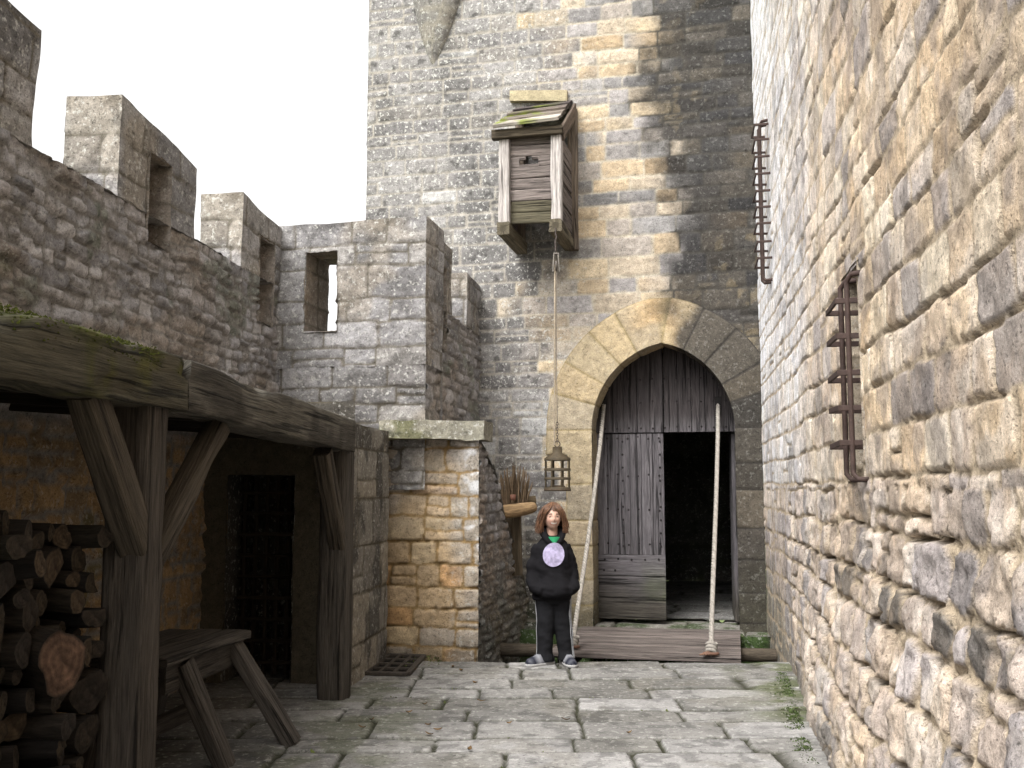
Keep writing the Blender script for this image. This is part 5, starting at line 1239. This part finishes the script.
trunk = loft([(0, 0, .60, .125, .09), (0, 0, .72, .13, .09), (0, 0, .9, .135, .09), (0, 0, 1.0, .14, .085), (0, .01, 1.06, .10, .06), (0, .012, 1.10, .05, .045)])
arms = []
for s in (-1, 1):
    arms.append(limb([(s * .110, .0, 1.015), (s * .172, .01, .79), (s * .11, -.105, .655)], [.045, .036, .024]))
    arms.append(limb([(s * .11, -.105, .655), (s * .075, -.115, .645)], [.026, .022]))       # palm in the pocket
    for k in range(4): arms.append(limb([(s * .075, -.113, .66 - .014 * k), (s * .050, -.118, .655 - .015 * k), (s * (.03 + .004 * k), -.116, .645 - .015 * k)], [.0085, .008, .0065], 8))
    arms.append(limb([(s * .10, -.108, .67), (s * .078, -.112, .69)], [.010, .008], 8))
LEG = {-1: [(-.06, .0, .66), (-.062, -.012, .36), (-.07, .012, .07)], 1: [(.065, .0, .66), (.085, -.018, .36), (.12, .0, .07)]}
legs = []
for s in (-1, 1):
    legs.append(limb(LEG[s], [.078, .052, .034])); ft = LEG[s][2]
    fa_ = math.radians(-62 if s < 0 else 6); fd_ = np.array([math.sin(fa_), -math.cos(fa_), 0]); f0_ = np.array([ft[0], 0, .045]); legs.append(limb([f0_ - fd_ * .04, f0_ + fd_ * .10 - UPV * .008], [.030, .024]))
V, F = remeshed([head(), neck, trunk] + ears + arms + legs, .0065, 2)
skin = lin(184, 148, 130); C = np.tile(skin, (len(V), 1))
x, y, z = V[:, 0] - HX, V[:, 1] - HY, V[:, 2] - HZ; fr_ = y < -.045
lips = fr_ & (np.abs(z + .058 - 9 * x * x) < .0075) & (np.abs(x) < .033); C[lips] = lin(168, 104, 92)
teeth = fr_ & (np.abs(z + .052 - 9 * x * x) < .0068) & (np.abs(x) < .027); C[teeth] = lin(206, 198, 188)
for s in (-1, 1):
    br_ = fr_ & (np.abs(z - .030 + 8 * (np.abs(x) - .030) ** 2) < .0045) & (np.abs(x - s * .031) < .016); C[br_] = lin(66, 44, 32)
    ck = np.exp(-((x - s * .036) / .018) ** 2 - ((z + .028) / .018) ** 2) * fr_; C = mixc(C, lin(184, 124, 106), ck * .3)
mb = MB(); mb.add(to_world(V), F, C); mb.build('body', M_SKIN, person)
for s in (-1, 1):
    mb = MB(); e = np.array([HX + s * .029, HY - .0745, HZ + .006]); an = np.linspace(0, math.pi, 9); V = []; C = []
    n = 14
    for i, ph in enumerate(np.linspace(0, math.pi, 12)):
        for j in range(n):
            th = 2 * math.pi * j / n; V.append(e + np.array([.0135 * math.sin(ph) * math.cos(th), -.0085 * math.cos(ph), .0068 * math.sin(ph) * math.sin(th)])); C.append(lin(14, 11, 10) if ph < 1.0 else lin(140, 126, 118))
    F = [(i * n + j, i * n + (j + 1) % n, (i + 1) * n + (j + 1) % n, (i + 1) * n + j) for i in range(11) for j in range(n)]
    mb.add(to_world(np.array(V)), F, np.array(C)); mb.build('eye', M_SKIN, person)
# hair: a cap over the skull and locks falling to the shoulders
rs = np.random.RandomState(12); hb_ = lin(78, 54, 38); mb = MB()
n, m = 40, 24; V = []; idx = {}
for i in range(m + 1):
    ph = math.pi * .70 * i / m
    for j in range(n):
        th = 2 * math.pi * j / n; x, y, z = math.sin(ph) * math.cos(th), math.sin(ph) * math.sin(th), math.cos(ph)
        V.append((HX + .089 * x, HY + .012 + .105 * y, HZ + .004 + .130 * z))
V = np.array(V); F = []
for i in range(m):
    for j in range(n):
        q = (i * n + j, (i + 1) * n + j, (i + 1) * n + (j + 1) % n, i * n + (j + 1) % n); c = V[list(q)].mean(0)
        if c[1] < HY - .035 and c[2] < HZ + .055 - .2 * (c[0] - HX) and abs(c[0] - HX) < .066: continue
        if c[1] < HY - .02 and abs(c[0] - HX) < .058 and c[2] < HZ + .03: continue
        F.append(q)
V = V + (fbm(V[:, 0] * 60, V[:, 1] * 60, V[:, 2] * 12, 2, 3) - .5)[:, None] * .008
mb.add(to_world(V), F, hb_)
for k in range(520):
    th = rs.uniform(0, 2 * math.pi); dx, dy = math.cos(th), math.sin(th)
    front = dy < -.35
    st_ = np.array([HX + .012 + rs.uniform(-.02, .02), HY + rs.uniform(-.02, .04), HZ + .128])
    if front:
        sd_ = 1 if dx > -.15 else -1
        end_z = HZ + rs.uniform(.015, .045); p = [st_, np.array([HX + .05 * dx + sd_ * .012, HY - .072, HZ + .10]), np.array([HX + .066 * dx + sd_ * .030, HY - .094 + .02 * abs(dx), HZ + .062]), np.array([HX + sd_ * (.070 + rs.uniform(0, .012)), HY - .070, end_z]), np.array([HX + sd_ * .094, HY - .045, HZ - .05]), np.array([HX + sd_ * (.108 + rs.uniform(-.016, .02)), HY - .035, HZ - rs.uniform(.07, .14)])]
    else:
        ln = rs.uniform(.10, .165); w_ = rs.uniform(1.0, 1.24)
        p = [st_, np.array([HX + .062 * dx * w_, HY + .01 + .07 * dy * w_, HZ + .102]), np.array([HX + .096 * dx * w_, HY + .012 + .108 * dy * w_, HZ + .03]), np.array([HX + .112 * dx * w_, HY + .014 + .112 * dy * w_, HZ - .05]), np.array([HX + (.128 + rs.randn() * .014) * dx, HY + .014 + .11 * dy + rs.randn() * .01, HZ - ln * .9])]
    p = np.array(p); tt = np.linspace(0, 1, 12); t0 = np.linspace(0, 1, len(p)); q = np.stack([np.interp(tt, t0, p[:, i]) for i in range(3)], 1)
    for _ in range(2): q[1:-1] = (q[:-2] + 2 * q[1:-1] + q[2:]) / 4
    wv_ = np.sin(tt * rs.uniform(10, 18) + rs.rand() * 6)[:, None] * .013 * tt[:, None]; q = q + wv_ * np.array([1, .6, 0])
    tube(mb, to_world(q), np.interp(tt, [0, .7, 1], [.004, .0045, .0015]), hb_ * rs.uniform(.45, 2.2), 5)
mb.build('hair', M_HAIR, person)
# hooded top: loose body, sleeves running into the pouch pocket, bunched hood
blk = lin(22, 21, 23)
torso = loft([(0, .0, .545, .155, .115), (0, 0, .56, .168, .13), (0, 0, .60, .174, .135), (0, 0, .70, .178, .135), (0, 0, .82, .172, .13), (0, 0, .93, .164, .122), (0, .0, 1.0, .155, .112), (0, .005, 1.045, .13, .092), (0, .01, 1.085, .092, .075), (0, .015, 1.105, .062, .062)])
slv = []
for s in (-1, 1):
    slv.append(limb([(s * .110, .0, 1.015), (s * .150, .005, .90), (s * .180, .01, .77), (s * .168, -.06, .66), (s * .10, -.135, .635)], [.060, .064, .064, .060, .050]))
pouch = loft([(0, -.100, .58, .135, .075), (0, -.112, .62, .140, .080), (0, -.106, .68, .132, .076), (0, -.08, .78, .09, .055)])
hood = [limb([(-.055, -.085, 1.06), (-.088, -.03, 1.12), (-.07, .06, 1.145), (0, .10, 1.15), (.07, .06, 1.145), (.088, -.03, 1.12), (.055, -.085, 1.06)], [.022, .034, .044, .05, .044, .034, .022]),
        limb([(-.055, -.085, 1.06), (-.010, -.112, 1.015)], [.022, .012]), limb([(.055, -.085, 1.06), (.010, -.112, 1.015)], [.022, .012])]
V, F = remeshed([torso] + slv + [pouch] + hood, .010, 5)
fold = fbm(V[:, 0] * 9, V[:, 1] * 9, V[:, 2] * 5, 3, 301) - .5; fold2 = fbm(V[:, 0] * 5 + V[:, 2] * 9, V[:, 1] * 5, V[:, 2] * 14, 3, 302) - .5
ctr = np.stack([V[:, 0] * .2, V[:, 1] * 0, V[:, 2]], 1); dr_ = V - ctr; dr_[:, 2] = 0; dr_ /= np.maximum(np.linalg.norm(dr_, axis=1), 1e-4)[:, None]
low_ = (V[:, 2] < 1.04)[:, None]; V = V + low_ * dr_ * (fold * .040 + fold2 * .034)[:, None]
mb = MB(); mb.add(to_world(V), F, blk); hood_o = mb.build('hooded_top', M_CLOTH, person); VH = V.copy()
def on_front(x, z, off=.004):
    """point just proud of the top's front at x, z"""
    m = (np.abs(VH[:, 0] - x) < .018) & (np.abs(VH[:, 2] - z) < .018); yy = VH[m][:, 1].min() if m.any() else -.12
    return np.array([x, yy - off, z])
# green shirt in the neckline
mb = MB(); V = []; F = []; rows = 9
for i in range(rows):
    t = i / (rows - 1); z = 1.095 - .075 * t; wd_ = .050 * (1 - t) + .002
    for j in range(7): f = j / 6 * 2 - 1; V.append((f * wd_, on_front(0, z, .004)[1] * (1 - t * .0) if z < 1.0 else min(-.078 - .30 * (1.085 - z), -.06) - .016 + .012 * f * f, z))
for i in range(rows - 1):
    for j in range(6): a = i * 7 + j; F.append((a, a + 1, a + 8, a + 7))
V = np.array(V); V2 = V + [0, .012, 0]; F2 = [tuple(q + len(V) for q in f[::-1]) for f in F]
mb.add(to_world(np.concatenate([V, V2])), F + F2, lin(44, 124, 84)); mb.build('shirt', M_CLOTH, person)
# plain lilac oval print on the chest
mb = MB(); V = []; F = []; nn_, mm_ = 30, 8; cx, cz = -.012, .945
for i in range(mm_ + 1):
    for j in range(nn_):
        a = 2 * math.pi * j / nn_; r = i / mm_; xx, zz = (.094) * r * math.cos(a), .104 * r * math.sin(a); tl = .35
        X, Z = cx + xx * math.cos(tl) + zz * math.sin(tl), cz - xx * math.sin(tl) + zz * math.cos(tl)
        V.append(on_front(X, Z, .004))
V = np.array(V)
for _ in range(3):
    Y = V[:, 1].reshape(mm_ + 1, nn_); Y = (Y + np.roll(Y, 1, 1) + np.roll(Y, -1, 1)) / 3; Y[1:-1] = (Y[:-2] + Y[1:-1] * 2 + Y[2:]) / 4; V[:, 1] = Y.ravel()
V[:, 1] -= .006
for i in range(mm_):
    for j in range(nn_): F.append((i * nn_ + j, i * nn_ + (j + 1) % nn_, (i + 1) * nn_ + (j + 1) % nn_, (i + 1) * nn_ + j))
nz = fbm(V[:, 0] * 60, V[:, 2] * 60, None, 3, 5); mb.add(to_world(V), F, lin(158, 150, 176) * (.5 + 1.0 * nz)[:, None]); e = mb.build('print', M_CLOTH, hood_o); e['label'] = 'plain lilac oval print'
# track trousers with a pale double stripe
tr = [limb([(s * .065, .0, .64), (LEG[s][1][0] * 1.0, -.005, .36), (LEG[s][2][0], .005, .10), (LEG[s][2][0], .0, .03)], [.094, .078, .070, .076]) for s in (-1, 1)]
V, F = remeshed(tr + [loft([(0, 0, .52, .15, .10), (0, 0, .66, .15, .11)])], .009, 4)
fold = fbm(V[:, 0] * 10, V[:, 1] * 10, V[:, 2] * 7, 3, 311) - .5; V = V + np.stack([fold * .02, (fbm(V[:, 0] * 8, V[:, 1] * 8, V[:, 2] * 16, 3, 312) - .5) * .03, V[:, 2] * 0], 1)
mb = MB(); mb.add(to_world(V), F, lin(27, 27, 29)); tro = mb.build('trousers', M_CLOTH, person); VT = V.copy()
for s in (-1, 1):
    mb = MB()
    for o_ in (-.85, -.55):
        pts = []
        for z in np.linspace(.06, .60, 26):
            m = (np.abs(VT[:, 2] - z) < .015) & (VT[:, 0] * s > .0); q = VT[m]; cx_, cy_ = q[:, 0].mean() + s * .0, q[:, 1].mean()
            a = o_ if s > 0 else math.pi - o_ - 1.15; dd = np.arctan2(q[:, 1] - cy_, q[:, 0] - cx_) - a; dd = np.abs((dd + math.pi) % (2 * math.pi) - math.pi); p = q[dd < .3]
            if len(p): pts.append(p.mean(0) + .003 * np.array([math.cos(a), math.sin(a), 0]))
        pts = np.array(pts); pts[1:-1] = (pts[:-2] + pts[1:-1] + pts[2:]) / 3; tube(mb, to_world(pts), .0045, lin(140, 140, 142), 6)
    mb.build('stripe', M_CLOTH, tro)
# trainers
for s in (-1, 1):
    a = math.radians(-62 if s < 0 else 6); ft = LEG[s][2]; d = np.array([math.sin(a), -math.cos(a), 0]); r = np.array([math.cos(a), math.sin(a), 0]); rings = []
    for t, wd_, ht in ((-.085, .030, .06), (-.06, .042, .085), (-.02, .046, .092), (.03, .047, .086), (.09, .050, .070), (.14, .050, .056), (.18, .040, .046), (.202, .018, .034)):
        rings.append([np.array([ft[0], .0, 0]) + d * t + r * wd_ * cx * (1 if cz_ < .5 else .8) + UPV * (.016 + ht * cz_) for cx, cz_ in ((-1, 0), (-.5, -.05), (.5, -.05), (1, 0), (1.05, .3), (.95, .65), (.5, 1), (-.5, 1), (-.95, .65), (-1.05, .3))])
    V = np.concatenate(rings); n = 10; F = [(i * n + j, (i + 1) * n + j, (i + 1) * n + (j + 1) % n, i * n + (j + 1) % n) for i in range(len(rings) - 1) for j in range(n)] + [tuple([0, k, k + 1]) for k in range(1, 9)] + [tuple([70, 70 + k + 1, 70 + k]) for k in range(1, 9)]
    tq = np.repeat(np.arange(8), n); hz = np.tile(np.arange(n), 8)
    C = np.tile(lin(70, 71, 78), (len(V), 1)); C[(tq % 2 == 1) & (hz > 2)] = lin(28, 30, 42); C[(tq == 4)] = lin(130, 130, 134)
    mb = MB(); mb.add(to_world(V), F, C); sh_o = mb.build('shoe', M_SHOE, person)
    sole = []
    for t, wd_ in ((-.092, .026), (-.065, .046), (-.02, .048), (.03, .049), (.09, .053), (.145, .052), (.19, .040), (.212, .014)):
        sole.append([np.array([ft[0], 0, 0]) + d * t + r * wd_ * cx + UPV * cz_ for cx, cz_ in ((-1, .0), (1, .0), (1.02, .012), (1, .024), (-1, .024), (-1.02, .012))])
    V = np.concatenate(sole); n = 6; F = [(i * n + j, (i + 1) * n + j, (i + 1) * n + (j + 1) % n, i * n + (j + 1) % n) for i in range(7) for j in range(n)] + [(0, k, k + 1) for k in range(1, 5)] + [(42, 42 + k + 1, 42 + k) for k in range(1, 5)]
    mb = MB(); mb.add(to_world(V), F, lin(150, 148, 146)); mb.build('sole', M_SHOE, sh_o)
